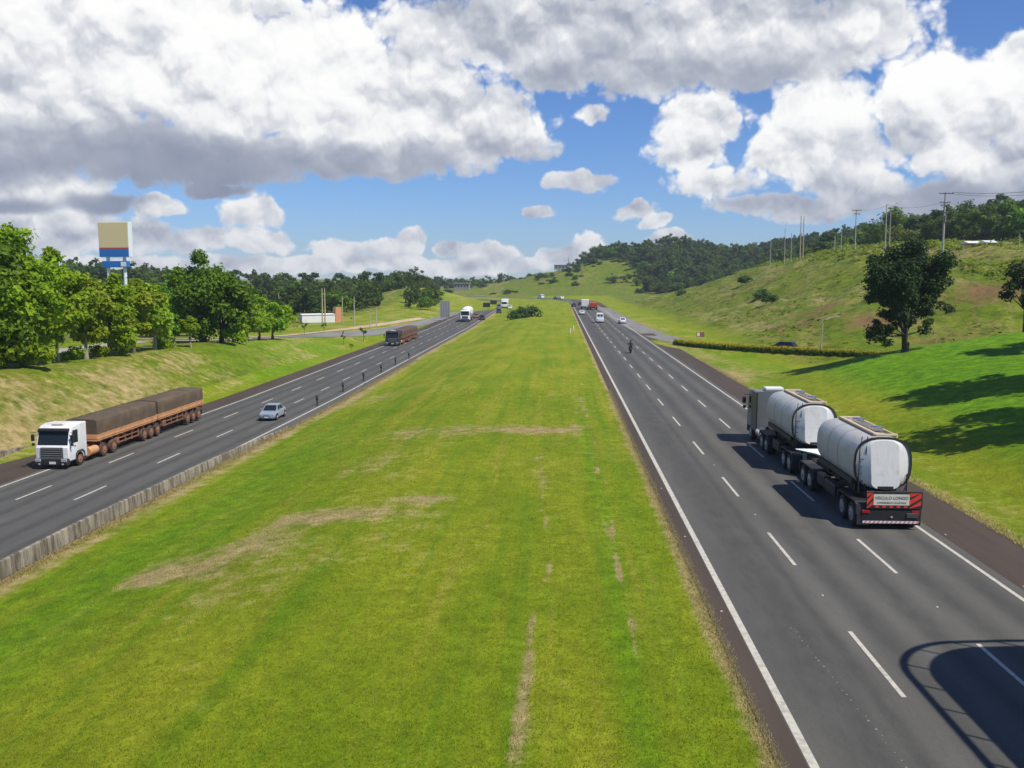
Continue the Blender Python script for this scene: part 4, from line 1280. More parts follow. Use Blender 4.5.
# ---- grain road train on the left carriageway (comes towards the camera)
def grain_truck(name, label, x, y, z, cabmat, tarpmat, boardmat, detail=True, length=21.6, tarp_h=1.02, wide=1.0):
    t = thing(name, label, 'truck', (x, y, z), math.pi); t.scale = (wide, 1, .96)
    w = 2.5; hw = w / 2
    c = cab(t, cabmat, w - .06, 0, .45, 2.25, 2.35)
    if detail:
        mb = MB()
        mb.box((0, .02, 1.02), (1.62, .10, .78), .03); gr = mb.build('grille', 'dark_grey', t)
        mb = MB()
        for k in range(5): mb.box((0, .085, .74 + k * .145), (1.50, .05, .055), .012)
        mb.build('grille_bars', 'mid_grey', gr)
        mb = MB(); mb.box((0, .03, .48), (2.46, .32, .46), .09); bp_ = mb.build('bumper', 'chassis', t)
        mb = MB(); mb.box((-.12, .20, .45), (.46, .02, .15)); mb.build('number_plate', 'plate_white', bp_)
        for s in (-1, 1):
            mb = MB(); mb.box((s * .95, .17, .60), (.44, .09, .22), .04); mb.build('headlight', 'lens_white', bp_)
            mb = MB(); mb.box((s * .85, .20, .36), (.16, .04, .1), .02); mb.build('fog_light', 'lens_white', bp_)
        for xx in (-.42, .30):
            mb = MB(); mb.slab([(xx - .26, -.105, 1.58), (xx - .24, -.13, 1.66), (xx + .24, -.13, 1.66), (xx + .26, -.105, 1.58)][::-1], .02); mb.build('dashboard_paper', 'paper', c)
        mb = MB(); mb.box((-.05, -.95, 2.80), (.85, .6, .12), .04); mb.build('roof_hatch', 'sign_cream', c)
        for s in (-1, 1):
            mb = MB(); mb.tube([(s * .95, -2.6, .62), (s * .95, -3.7, .62)], .30, 14); mb.build('fuel_tank', 'orange_board', t, 40)
            mb = MB(); mb.prism_x([(-.72, .50), (-.78, .88), (-1.0, 1.05), (-1.6, 1.05), (-1.85, .85), (-1.9, .5), (-1.82, .5), (-1.77, .8), (-1.55, .96), (-1.05, .96), (-.88, .82), (-.82, .5)], s * 1.24 if s > 0 else -1.28, 1.28 if s > 0 else -1.24); mb.build('wheel_arch', 'dark_grey', t)
    def ax(ys, dusty=True, steer=False):
        for yy in ys:
            for s in (-1, 1):
                wheel(t, s * (1.08 if steer else 1.0), yy, .47, .28 if steer else .48, 'rubber' if steer else 'dusty_rubber', 'dusty_rim', s)
    ax([-1.3], steer=True); ax([-4.4, -5.75]); ax([-10.4, -11.5, -12.6][:3]); ax([-18.3, -19.45, -20.6])
    mb = MB(); mb.box((-.42, -4.3, .85), (.14, 5.4, .24)); mb.box((.42, -4.3, .85), (.14, 5.4, .24)); mb.build('chassis', 'rust_chassis', t)
    for y0, y1 in ((-3.5, -12.45), (-12.75, -length)):
        mb = MB(); mb.box((-.5, (y0 + y1) / 2, .98), (.16, y0 - y1 - .6, .3)); mb.box((.5, (y0 + y1) / 2, .98), (.16, y0 - y1 - .6, .3))
        for k in range(6):
            yk = y0 - .5 - k * (y0 - y1 - 1) / 5
            mb.box((0, yk, 1.1), (w - .1, .1, .14))
        mb.box((0, y1 + .1, .62), (2.2, .12, .14)); mb.build('chassis', 'rust_chassis', t)
        if detail:
            for s in (-1, 1):
                ya, yb = (-6.6, -9.6) if y0 > -5 else (-14.2, -17.5)
                mb = MB(); mb.box((s * 1.12, (ya + yb) / 2, .55), (.06, ya - yb, .09)); mb.box((s * 1.12, (ya + yb) / 2, .85), (.06, ya - yb, .08))
                for k in range(4): mb.box((s * 1.12, ya - k * (ya - yb) / 3, .75), (.07, .09, .6))
                mb.build('side_guard', 'rust_chassis', t)
                mb = MB(); mb.box((s * .95, ya + .3, .72), (.5, .5, .45), .05); mb.build('tool_box', 'rust_chassis', t)
        bed = MB(); bed.box((0, (y0 + y1) / 2, 1.24), (w, y0 - y1, .14), .01)
        b_ = bed.build('trailer_bed', boardmat, t)
        for s in (-1, 1):
            mb = MB(); mb.box((s * (hw - .02), (y0 + y1) / 2, 1.47), (.07, y0 - y1 - .02, .24), .01)
            mb.box((s * (hw + .015), (y0 + y1) / 2, 1.335), (.05, y0 - y1, .05)); mb.box((s * (hw + .015), (y0 + y1) / 2, 1.585), (.05, y0 - y1, .04))
            for k in range(13):
                yk = y0 - .05 - k * (y0 - y1 - .1) / 12
                mb.box((s * (hw + .03), yk, 1.45), (.05, .07, .36))
            mb.build('side_board', boardmat, b_)
        mb = MB(); mb.box((0, y0 - .02, 1.47), (w, .08, .3), .01); mb.box((0, y1 + .02, 1.47), (w, .08, .3), .01); mb.build('end_board', boardmat, b_)
        # tarpaulin: sides taut, the top sagging a little between hoops
        rings = []
        nseg = 18
        for k in range(nseg + 1):
            yk = y0 - .03 - k * (y0 - y1 - .06) / nseg
            sag = .03 * math.sin(k * math.pi / 2) ** 2 + random.uniform(-.008, .008)
            top = 1.62 + tarp_h - sag
            bul = .01 * (k % 2) + random.uniform(0, .006)
            rings.append([(-hw + .01, yk, 1.56), (-hw - bul + .02, yk, 2.1), (-hw + .03, yk, top - .10), (-hw + .10, yk, top - .015), (-.6, yk, top + .03 - sag * .5), (0, yk, top + .06 - sag), (.6, yk, top + .03 - sag * .5),
                          (hw - .10, yk, top - .015), (hw - .03, yk, top - .10), (hw + bul - .02, yk, 2.1), (hw - .01, yk, 1.56)])
        mb = MB(); mb.loft(rings); mb.build('tarpaulin', tarpmat, t, 50)
        for s in (-1, 1):
            mb = MB(); mb.box((s * 1.0, y1 + .02, .95), (.3, .06, .12), .02); mb.build('tail_light', 'lens_red', t)
            mb = MB(); mb.box((s * 1.0, y1 + .35, .55), (.5, .02, .42)); mb.build('mud_flap', 'rubber', t)
    return t


grain_truck('grain_truck', 'white cab truck pulling two dusty trailers under dark brown tarpaulins on the left carriageway', -30.92, 54.6, zl_(56) + .03, 'white_paint', 'tarp', 'orange_board', wide=.86)
M['tarp_red'] = simple('tarp_red', (.10, .058, .038), .8, 0, (.15, .09, .055), .6, 1)
grain_truck('grain_truck', 'dark fronted truck with rusty brown loads farther up the left carriageway', -29.6, 164, zl_(165) + .03, 'dark_blue_cab', 'tarp_red', 'rust_chassis', True, 22.0)


# ---- cars
def car(name, label, paint, x, y, z, rz, kind='sedan', cat='car', sc=.92, hatch_h=1.42, L_=4.1):
    t = thing(name, label, cat, (x, y, z), rz); t.scale = (sc, sc, sc)
    fr = L_ / 2; rr = -L_ / 2

    def ring(yy, w, zb, zt, tw=.9):
        return [(-w * .86, yy, zb), (w * .86, yy, zb), (w, yy, zb + .12), (w, yy, (zb + zt) / 2 + .08), (w * .97, yy, zt - .10), (w * tw, yy, zt), (-w * tw, yy, zt), (-w * .97, yy, zt - .10), (-w, yy, (zb + zt) / 2 + .08), (-w, yy, zb + .12)]
    if kind == 'sedan':
        st = [(fr, .60, .32, .58, .8), (fr - .06, .72, .24, .68, .85), (fr - .35, .80, .19, .76, .86), (fr - 1.05, .84, .18, .86, .9), (.2, .85, .18, .90, .92), (rr + 1.1, .85, .18, .93, .92), (rr + .35, .82, .2, .93, .88), (rr + .06, .76, .28, .88, .85), (rr, .66, .38, .76, .8)]
        cb, ct = (fr - 1.0, rr + .62), (fr - 1.72, rr + 1.25)
    elif kind == 'hatch':
        st = [(fr, .60, .32, .60, .8), (fr - .06, .72, .24, .70, .85), (fr - .35, .80, .19, .80, .86), (fr - .9, .83, .18, .90, .9), (0, .84, .18, .93, .92), (rr + .5, .83, .19, .95, .92), (rr + .06, .78, .27, .93, .88), (rr, .70, .36, .82, .82)]
        cb, ct = (fr - .85, rr + .08), (fr - 1.55, rr + .42)
    else:  # van
        st = [(fr, .62, .32, .75, .8), (fr - .06, .76, .24, .88, .85), (fr - .4, .86, .2, 1.0, .9), (fr - .9, .88, .2, 1.06, .94), (0, .88, .2, 1.08, .96), (rr + .2, .88, .2, 1.08, .96), (rr + .03, .86, .25, 1.06, .95), (rr, .82, .3, 1.0, .92)]
        cb, ct = (fr - .7, rr + .02), (fr - 1.35, rr + .10)
    mb = MB(); mb.loft([ring(*s) for s in st]); body = mb.build('body', paint, t, 40)
    zb = st[3][3] - .03; zt = hatch_h
    wb, wt = .76, .60
    if kind == 'van': wb, wt = .84, .72
    c0 = [(-wb, cb[1], zb), (wb, cb[1], zb), (wb, cb[0], zb), (-wb, cb[0], zb)]
    c1 = [(-wt, ct[1], zt - .05), (wt, ct[1], zt - .05), (wt, ct[0], zt - .05), (-wt, ct[0], zt - .05)]
    c2 = [(-wt * .86, ct[1] + .12, zt), (wt * .86, ct[1] + .12, zt), (wt * .86, ct[0] - .14, zt), (-wt * .86, ct[0] - .14, zt)]
    mb = MB(); mb.loft([c0, c1, c2]); cabn = mb.build('cabin', paint, t, 30)

    def lerp(a, b2, q): return tuple(a[i] + (b2[i] - a[i]) * q for i in range(3))

    def pane(a, b2, c, d, nm, u0, u1, v0, v1):
        q = []
        for u, v in ((u0, v0), (u1, v0), (u1, v1), (u0, v1)): q.append(lerp(lerp(a, b2, u), lerp(d, c, u), v))
        mb = MB(); mb.slab(q, .007); mb.build(nm, 'glass', cabn)
    pane(c0[2], c0[3], c1[3], c1[2], 'windscreen', .06, .94, .10, .95)
    if kind != 'van':
        pane(c0[0], c0[1], c1[1], c1[0], 'rear_window', .10, .90, .22, .92)
        pane(c0[1], c0[2], c1[2], c1[1], 'side_window', .10, .49, .16, .90); pane(c0[1], c0[2], c1[2], c1[1], 'side_window', .53, .90, .16, .90)
        pane(c0[3], c0[0], c1[0], c1[3], 'side_window', .10, .47, .16, .90); pane(c0[3], c0[0], c1[0], c1[3], 'side_window', .51, .90, .16, .90)
    else:
        pane(c0[0], c0[1], c1[1], c1[0], 'rear_window', .12, .46, .35, .82); pane(c0[0], c0[1], c1[1], c1[0], 'rear_window', .54, .88, .35, .82)
        pane(c0[1], c0[2], c1[2], c1[1], 'side_window', .68, .94, .12, .85); pane(c0[3], c0[0], c1[0], c1[3], 'side_window', .06, .32, .12, .85)
    for s in (-1, 1):
        for yy in (fr - .78, rr + .78):
            wheel(t, s * .76, yy, .31, .2, side=s)
            # dark wheel housing, standing just proud of the flank
            mb = MB(); mb.lathe_x((s * .80, yy, .33), [(-.03, .38), (s * .055 if s > 0 else -.055, .38), (s * .055 if s > 0 else -.055, .30), (-.03, .30)], 20); mb.build('wheel_arch', 'black_plastic', body, 40)
        mb = MB(); mb.box((s * .56, fr - .07, .60), (.30, .12, .15), .04); mb.build('headlight', 'lens_white', body)
        mb = MB(); mb.box((s * .64, rr + .05, .74), (.22, .10, .18), .03); mb.build('tail_light', 'lens_red', body)
        mb = MB(); mb.box((s * .92, fr - 1.35, .98), (.18, .10, .13), .03); mb.build('mirror', paint, body)
    mb = MB(); mb.box((0, fr - .02, .52), (.62, .06, .09), .02); mb.build('grille', 'black_plastic', body)
    mb = MB(); mb.box((0, fr + .005, .38), (.40, .02, .11)); mb.box((0, rr - .005, .52), (.40, .02, .11)); mb.build('number_plate', 'plate_white', body)
    mb = MB(); mb.box((0, 0, .21), (1.5, L_ - 1.0, .1)); mb.build('underside', 'black_plastic', t)
    return t


pz = zl_(75) + .03
p = at_z(271, 421, pz)
car('car', 'silver saloon car driving towards the bridge on the left carriageway', 'silver_blue', p.x - .35, p.y + 1.6, pz, math.pi, sc=.86)
p = at_z(600, 323); van = car('van', 'white high roofed van in the middle lane of the right carriageway', 'clean_white', p.x, p.y + 2, .032, 0, 'van', 'van', 1.0, 2.2, 4.7)
p = at_z(582, 315); car('car', 'white hatchback in the inner lane, ahead of the white van on the right carriageway', 'clean_white', p.x, p.y + 2, .032, 0, 'hatch')
p = at_z(621, 324); car('car', 'white car alone on the shoulder lane right of the white van', 'clean_white', p.x + .4, p.y + 2, .035, .03, 'sedan')
p = at_z(572, 307); car('car', 'dark blue car far off beside the inner edge line of the right carriageway', 'navy_paint', p.x + .6, p.y + 2, .032, 0, 'hatch')
p = at_z(577, 305.3); car('car', 'black car far off in the middle lane of the right carriageway', 'black_paint', p.x + 1.2, p.y, .032, 0, 'hatch')
# cars round the bend, seen broadside
for px, py, lab, pt in ((561, 300.6, 'tiny white car crossing on the bend at the far end of the median', 'clean_white'), (556, 300.4, 'tiny dark car crossing on the bend left of the tiny white car', 'navy_paint'),
                        (540, 299.4, 'tiny white van on the bend straight beyond the median bushes', 'clean_white')):
    p = at_z(px, py)
    # put it on the arc of the right carriageway
    a = math.asin(min(.99, max(0, (p.y - 400) / 172))); a = math.acos(min(1, max(-1, (p.x - ARC_C[0]) / 172)))
    x, y = ARC_C[0] + 172 * math.cos(a), 400 + 172 * math.sin(a)
    car('van' if 'van' in lab else 'car', lab, pt, x, y, .032, a, 'van' if 'van' in lab else 'hatch', 'van' if 'van' in lab else 'car', 1.0, 2.1 if 'van' in lab else 1.42)
zz_ = lambda y: zl_(y) + .033
for px, py, lab, pt, kd in ((476, 318.0, 'dark red car just behind the oncoming white tanker', 'brick_red', 'hatch'), (482, 319.8, 'dark car on the inner lane behind the oncoming white tanker', 'black_paint', 'hatch'),
                            (499, 313.0, 'dark car far up the left carriageway beside the median bushes', 'navy_paint', 'hatch'), (510, 309.0, 'white car far up the left carriageway next to the left median bush', 'clean_white', 'hatch'),
                            (499, 309.2, 'grey van behind the dark car far up the left carriageway', 'grey_paint', 'van')):
    z = -1.2
    for _ in range(6):
        p = at_z(px, py, z); z = zz_(p.y)
    car('van' if kd == 'van' else 'car', lab, pt, p.x, p.y, z, math.pi, kd, 'van' if kd == 'van' else 'car', .95, 1.9 if kd == 'van' else 1.42)
xq, yq = 29.6, 122.8
car('car', 'dark car half hidden behind the hedge on the slip road', 'navy_paint', xq, yq + 1.2, h1(xq, yq + 1.2) + .04, R(52), 'hatch', sc=.82)
# ---- box lorry, red lorry, far white tanker lorry, far white lorry on the left
def box_lorry(label, x, y, z, rz, paint, boxmat, bw=2.4, bh=2.3, bl=6.0, boxz=.95):
    t = thing('lorry', label, 'truck', (x, y, z), rz)
    cab(t, paint, 2.2, bl / 2 + 2.0, .5, 1.7, 1.9)
    mb = MB(); mb.box((-.4, 0, .78), (.14, bl + 3, .22)); mb.box((.4, 0, .78), (.14, bl + 3, .22)); mb.box((0, -bl / 2 + .1, .55), (2.1, .1, .14)); mb.build('chassis', 'chassis', t)
    mb = MB(); mb.box((0, 0, boxz + bh / 2), (bw, bl, bh), .04); b_ = mb.build('cargo_box', boxmat, t, 30)
    mb = MB(); mb.box((-bw * .24, -bl / 2 - .012, boxz + bh / 2), (bw * .45, .02, bh * .93), .006); mb.box((bw * .24, -bl / 2 - .012, boxz + bh / 2), (bw * .45, .02, bh * .93), .006); mb.build('rear_door', boxmat, b_)
    for s in (-1, 1):
        mb = MB(); mb.box((s * .95, -bl / 2 - .02, .72), (.3, .06, .12), .02); mb.build('tail_light', 'lens_red', t)
        for yy in (-bl / 2 + 1.2, bl / 2 + 1.1): wheel(t, s * 1.0, yy, .46, .36, side=s)
    return t


p = at_z(584.5, 309.5); box_lorry('white box lorry far ahead in the middle lanes of the right carriageway', p.x + .2, p.y + 3, .032, 0, 'clean_white', 'clean_white')
p = at_z(591, 310); lt2 = box_lorry('orange lorry with a dark red body beside the white box lorry', p.x + .9, p.y + 3, .032, 0, 'amber', 'red_paint', 2.4, 1.3, 5.5)
# oncoming white tanker lorry
z = -1.9
for _ in range(6):
    p = at_z(465, 322, z); z = zz_(p.y)
tw = thing('tanker_lorry', 'white rounded tanker lorry coming on far up the left carriageway', 'truck', (p.x, p.y, z), math.pi)
cab(tw, 'clean_white', 2.5, 0, .5, 2.2, 2.7)
mb = MB(); mb.loft([superring(yy, 0, 2.6, a_, b_) for yy, a_, b_ in ((-2.5, .8, .9), (-2.9, 1.2, 1.35), (-9, 1.25, 1.45), (-11.5, 1.2, 1.35), (-11.9, .8, .9))]); mb.build('tank', 'clean_white', tw, 40)
mb = MB(); mb.box((0, -6, .95), (1.1, 11, .3)); mb.box((0, .05, .6), (2.4, .2, .5), .05); mb.box((0, .03, 1.3), (1.7, .08, .6), .03); mb.build('chassis', 'dark_grey', tw)
for yy in (-1.2, -4.2, -9.2, -10.4):
    for s in (-1, 1): wheel(tw, s * 1.0, yy, .48, .4, side=s)
z = -.8
for _ in range(6):
    p = at_z(505, 307.6, z); z = zz_(p.y)
tl = box_lorry('white lorry at the far end of the left carriageway before the bend', p.x, p.y, z, math.pi, 'clean_white', 'clean_white')

# ---- motorcycle and rider (right carriageway)
p = at_z(630.5, 353.2)
mc = thing('motorcycle', 'black motorcycle in the middle of the right carriageway', 'motorcycle', (p.x, p.y, .032)); mc.scale = (1.0, 1.0, 1.0)
for yy in (-.62, .64): wheel(mc, 0, yy, .30, .12, rim='black_plastic')
mb = MB(); mb.tube([(0, -.5, .55), (0, .1, .5), (0, .45, .78)], [.10, .14, .07], 8); mb.box((0, .05, .38), (.3, .42, .32), .06); mb.build('frame', 'black_paint', mc, 40)
mb = MB(); mb.loft([[(x * w_, yy, zz2 + z_ * h_) for x, z_ in ((-1, 0), (-.7, .8), (0, 1), (.7, .8), (1, 0), (.6, -.6), (-.6, -.6))] for yy, w_, zz2, h_ in ((.45, .06, .82, .06), (.25, .16, .85, .13), (.0, .15, .80, .10), (-.08, .1, .75, .06))]); mb.build('fuel_tank', 'navy_paint', mc, 40)
mb = MB(); mb.box((0, -.36, .76), (.26, .72, .10), .04); mb.build('seat', 'rubber', mc)
mb = MB(); mb.tube([(-.36, .36, 1.02), (-.1, .48, .98), (.1, .48, .98), (.36, .36, 1.02)], .018, 6); mb.tube([(0, .48, .98), (0, .64, .32)], .04, 6); mb.build('handlebar', 'chassis', mc)
mb = MB(); mb.box((0, -.80, .62), (.14, .08, .09), .02); mb.build('tail_light', 'lens_red', mc)
mb = MB(); mb.tube([(.16, .1, .3), (.19, -.7, .36)], [.04, .06], 8); mb.build('exhaust', 'chrome', mc, 40)


def person_rider(loc):
    """seated rider, one skinned body; hands on the grips, feet on the pegs"""
    J = {'hip': (0, -.30, .90), 'waist': (0, -.27, 1.06), 'chest': (0, -.17, 1.30), 'neck': (0, -.11, 1.47), 'head': (0, -.08, 1.58), 'crown': (0, -.08, 1.70)}
    E = [('hip', 'waist'), ('waist', 'chest'), ('chest', 'neck'), ('neck', 'head'), ('head', 'crown')]
    rad = {'hip': .145, 'waist': .135, 'chest': .16, 'neck': .06, 'head': .095, 'crown': .07}
    for s, sd in ((-1, 'l'), (1, 'r')):
        J.update({f'sh{sd}': (s * .19, -.15, 1.38), f'el{sd}': (s * .31, .02, 1.17), f'wr{sd}': (s * .33, .26, 1.06), f'pa{sd}': (s * .335, .33, 1.05),
                  f'th{sd}': (s * .11, -.24, .86), f'kn{sd}': (s * .20, .16, .74), f'an{sd}': (s * .19, -.06, .36), f'to{sd}': (s * .20, .12, .31)})
        E += [('chest', f'sh{sd}'), (f'sh{sd}', f'el{sd}'), (f'el{sd}', f'wr{sd}'), (f'wr{sd}', f'pa{sd}'), ('hip', f'th{sd}'), (f'th{sd}', f'kn{sd}'), (f'kn{sd}', f'an{sd}'), (f'an{sd}', f'to{sd}')]
        rad.update({f'sh{sd}': .075, f'el{sd}': .055, f'wr{sd}': .036, f'pa{sd}': .04, f'th{sd}': .095, f'kn{sd}': .07, f'an{sd}': .05, f'to{sd}': .045})
        for k in range(4):   # fingers curled over the grip
            a, b2 = f'f{sd}{k}a', f'f{sd}{k}b'
            dx = s * (.027 - k * .018)
            J[a] = (s * .335 + dx, .40, 1.055 - .004 * k); J[b2] = (s * .335 + dx, .405, 1.0)
            E += [(f'pa{sd}', a), (a, b2)]; rad[a] = .010; rad[b2] = .009
        J[f'tb{sd}'] = (s * .29, .36, 1.0); E.append((f'pa{sd}', f'tb{sd}')); rad[f'tb{sd}'] = .011
    names = list(J); me = bpy.data.meshes.new('person'); me.from_pydata([J[k] for k in names], [(names.index(a), names.index(b2)) for a, b2 in E], [])
    o = link('person', me)
    sk = o.modifiers.new('skin', 'SKIN'); sk.use_smooth_shade = True
    for k, n_ in enumerate(names):
        me.skin_vertices[0].data[k].radius = (rad[n_], rad[n_]); me.skin_vertices[0].data[k].use_root = n_ == 'hip'
    o.modifiers.new('sub', 'SUBSURF').levels = 1
    dg = bpy.context.evaluated_depsgraph_get(); dg.update()
    m2 = bpy.data.meshes.new_from_object(o.evaluated_get(dg)); m2.name = 'person'
    bpy.data.objects.remove(o)
    m2.materials.clear()
    for k in ('skin', 'cloth_dark', 'denim'): m2.materials.append(M[k])
    for pl in m2.polygons:
        c = pl.center; hand = abs(c.x) > .2 and c.y > .27 and c.z > .95
        pl.material_index = 0 if (hand or c.z > 1.46) else (2 if c.z < .93 and not (abs(c.x) > .27) else 1)
        pl.use_smooth = True
    o = link('person', m2); o.location = loc
    tag(o, 'person in dark jacket and helmet riding the black motorcycle', 'person')
    mb = MB(); rs_ = []
    for k in range(8):
        a = -math.pi / 2 + math.pi * k / 7; rs_.append([(.145 * math.cos(a) * math.cos(q), -.08 + .165 * math.cos(a) * math.sin(q), 1.62 + .16 * math.sin(a)) for q in [j * math.pi / 7 for j in range(14)]])
    mb.loft(rs_); hel = mb.build('helmet', 'black_paint', o, 60)
    mb = MB(); mb.slab([(-.11, .055, 1.58), (.11, .055, 1.58), (.10, .05, 1.67), (-.10, .05, 1.67)], .02); mb.build('visor', 'glass', hel)


person_rider((p.x, p.y, .032))

# ---- slim black posts along the inner line of the left carriageway
mb = MB(); mb.loft([[(r * math.cos(q), r * math.sin(q), z) for q in [k * math.pi / 6 for k in range(12)]] for r, z in ((.13, 0), (.13, .04), (.055, .06), (.055, .35), (.11, .40), (.12, .72), (.09, .76))])
post_me = mb.mesh('post', 'black_plastic', 40)
mb = MB(); mb.loft([[(r * math.cos(q), r * math.sin(q), z) for q in [k * math.pi / 6 for k in range(12)]] for r, z in ((.122, .56), (.124, .57), (.124, .66), (.122, .67))], False, False)
band_me = mb.mesh('reflector', 'dark_grey', 40)
LP = ['nearest and biggest of the slim black posts standing along the inner white line', 'second slim black post up the inner white line', 'third slim black post up the inner white line', 'fourth slim black post up the inner white line',
      'fifth slim black post up the inner white line', 'farthest of the slim black posts along the inner white line']
for (px, py), lab in zip(((317.2, 405.3), (343, 391.5), (363.6, 380.8), (381.2, 372.2), (395.5, 364.8), (409, 359)), LP):
    z = -1.9
    for _ in range(6):
        q = at_z(px, py, z); z = zz_(q.y)
    t = thing('post', lab, 'post', (q.x, q.y, z), 0, 'black posts along the left carriageway'); t.scale = (1.1, 1.1, 1.25)
    link('shaft', post_me, t); link('reflector', band_me, t)
mb = MB(); mb.box((0, 0, .5), (.16, .10, 1.0), .02); wpost = mb.mesh('post', 'clean_white')
for px, py, lab in ((570.5, 333.5, 'left one of two small white marker posts on the median edge'), (573.6, 330.5, 'right one of two small white marker posts on the median edge')):
    q = at_z(px, py); o = link('post', wpost); o.location = (q.x, q.y, h1(q.x, q.y) - .02); tag(o, lab, 'post', 'white marker posts on the median')

# ------------------------------------------------------------------ poles, lamps, cables
def pole(px, ytop, ybase_px, depth, label, kind='plain', mat='pole_concrete', r=.16, group=None, lean=0):
    b_ = at_y(px, ybase_px, depth); top = at_y(px, ytop, depth)
    zb_ = h1(b_.x, depth); hgt = top.z - zb_
    t = thing('utility_pole', label, 'pole', (b_.x, depth, zb_), 0, group)
    mb = MB(); mb.tube([(0, 0, -.4), (0, 0, hgt * .5), (lean, 0, hgt)], [r, r * .85, r * .6], 10); mb.build('shaft', mat, t, 50)
    if kind == 'cross':
        for k, (dz, wd) in enumerate(((.25, 2.2), (1.1, 1.5))):
            mb = MB(); mb.box((.1, -.12, hgt - dz), (wd, .1, .13)); ca = mb.build('crossarm', 'wood_dark', t)
            mb = MB()
            for s in (-.46, -.2, .2, .46): mb.tube([(.1 + s * wd, -.12, hgt - dz + .06), (.1 + s * wd, -.12, hgt - dz + .26)], [.05, .035], 6)
            mb.build('insulators', 'mid_grey', ca)
    if kind == 'big':
        for k, (dz, wd) in enumerate(((.3, 2.6), (2.0, 1.9), (2.5, 1.6), (3.8, .9))):
            mb = MB(); mb.box((.2 if k == 0 else 0, -.12, hgt - dz), (wd, .12, .14)); ca = mb.build('crossarm', 'wood_dark', t)
            mb = MB()
            for s in (-.46, -.2, .2, .46): mb.tube([(s * wd, -.12, hgt - dz + .06), (s * wd, -.12, hgt - dz + .3)], [.06, .04], 6)
            mb.build('insulators', 'mid_grey', ca)
        mb = MB(); mb.tube([(0, -.3, hgt - 5.6), (0, -.3, hgt - 4.4)], .26, 10); mb.build('transformer', 'mid_grey', t, 40)
    if kind == 'lamp':
        mb = MB(); mb.tube([(0, 0, hgt - .3), (.6, 0, hgt + .1), (2.0, 0, hgt + .2)], .05, 6); a_ = mb.build('lamp_arm', 'steel_pole', t)
        mb = MB(); mb.box((2.2, 0, hgt + .2), (.7, .24, .14), .04); mb.build('lamp_head', 'rim_steel', a_)
    return t, Vector((b_.x, depth, zb_ + hgt))


GP = 'poles along the crest of the right hill'
pole(770.5, 239, 256, 300, 'short thin pole, leftmost on the right hill crest', r=.14, group=GP)
pole(784.5, 228, 253, 290, 'plain pale pole left of the tall twin tan poles', r=.13, group=GP)
pole(791, 233, 254, 282, 'shorter plain pale pole just left of the tall twin tan poles', r=.13, group=GP)
pole(800, 216, 253.5, 276, 'left one of the tall twin tan poles on the hill crest', mat='tan_pole', r=.17, group=GP)
pole(802.8, 216.5, 253.5, 278, 'right one of the tall twin tan poles on the hill crest', mat='tan_pole', r=.17, group=GP)
pole(834.5, 235, 249, 262, 'short plain pole right of the tall twin tan poles', r=.15, group=GP)
pole(841, 229, 247, 256, 'thin plain pole left of the double crossarm pole', r=.15, group=GP)
pA, tA = pole(855, 209.5, 246, 240, 'pole with two short crossarms in the middle of the hill crest', 'cross', r=.16, group=GP)
pB, tB = pole(885, 204, 245.6, 226, 'pale pole with a lamp arm at its top on the hill crest', 'lamp', r=.16, group=GP)
pole(889.3, 212, 245.6, 228, 'plain pale pole close beside the pole with the lamp arm', r=.13, group=GP)
pC, tC = pole(943, 192, 242, 182, 'tallest pole with many dark crossarms near the right edge of the hill crest', 'big', r=.22, group=GP)
pole(1019, 234, 250, 170, 'thin pole at the right picture edge behind the scrub', r=.09, group=GP)
pole(963.5, 239, 250, 178, 'thin low post left of the white roofs', r=.07, group=GP)


def cable(label, a, b2, sag, r=.035):
    path = []
    for k in range(13):
        t = k / 12; q = a.lerp(b2, t); path.append((q.x, q.y, q.z - sag * 4 * t * (1 - t)))
    mb = MB(); mb.tube(path, r, 5); tag(mb.build('power_cable', 'wood_dark'), label, 'cable', 'power cables over the right hill')


e = at_y(1060, 188, 158)
cable('upper power cable running right from the tallest pole', tC + Vector((1.2, 0, -.05)), e, .5)
cable('lower power cable running right from the tallest pole', tC + Vector((1.0, .1, -.3)), e + Vector((0, .3, -.5)), .6, .028)
cable('thin cable between the lamp pole and the tallest pole', tB + Vector((.2, 0, -.2)), tC + Vector((-.9, -.1, -2.0)), .8, .022)
cable('thin cable between the crossarm pole and the lamp pole', tA + Vector((.9, -.1, -.1)), tB + Vector((0, 0, -.3)), .5, .022)

GL = 'poles in the field left of the highway'
pole(322.6, 288, 323, 205, 'left one of the two tall tan poles beside the white field wall', mat='tan_pole', r=.17, group=GL)
pole(325.2, 288.2, 323, 206, 'right one of the two tall tan poles beside the white field wall', mat='tan_pole', r=.17, group=GL)
pole(342.6, 296, 320, 215, 'plain thin pole right of the orange wall block', mat='tan_pole', r=.15, group=GL)
pole(354.5, 296.5, 323, 205, 'thin pale pole near the middle of the left field', r=.14, group=GL)
pole(376.4, 308, 324, 210, 'short pale pole beside the dirt path', r=.14, group=GL)
pole(279.3, 293, 318, 240, 'thin pole rising behind the last trees of the left row', r=.13, group=GL)
# T-topped lamp post of the left slip road
b_ = at_y(370, 331, 196)
t = thing('street_lamp', 'double armed lamp post beside the left slip road', 'street lamp', (b_.x, 196, h1(b_.x, 196)))
mb = MB(); mb.tube([(0, 0, -.2), (0, 0, 3.9)], [.10, .07], 8); mb.build('shaft', 'steel_pole', t, 50)
for s in (-1, 1):
    mb = MB(); mb.tube([(0, 0, 3.8), (s * .45, 0, 3.95)], .05, 6); mb.box((s * .75, 0, 3.97), (.6, .25, .14), .04); mb.build('lamp_head', 'rim_steel', t)
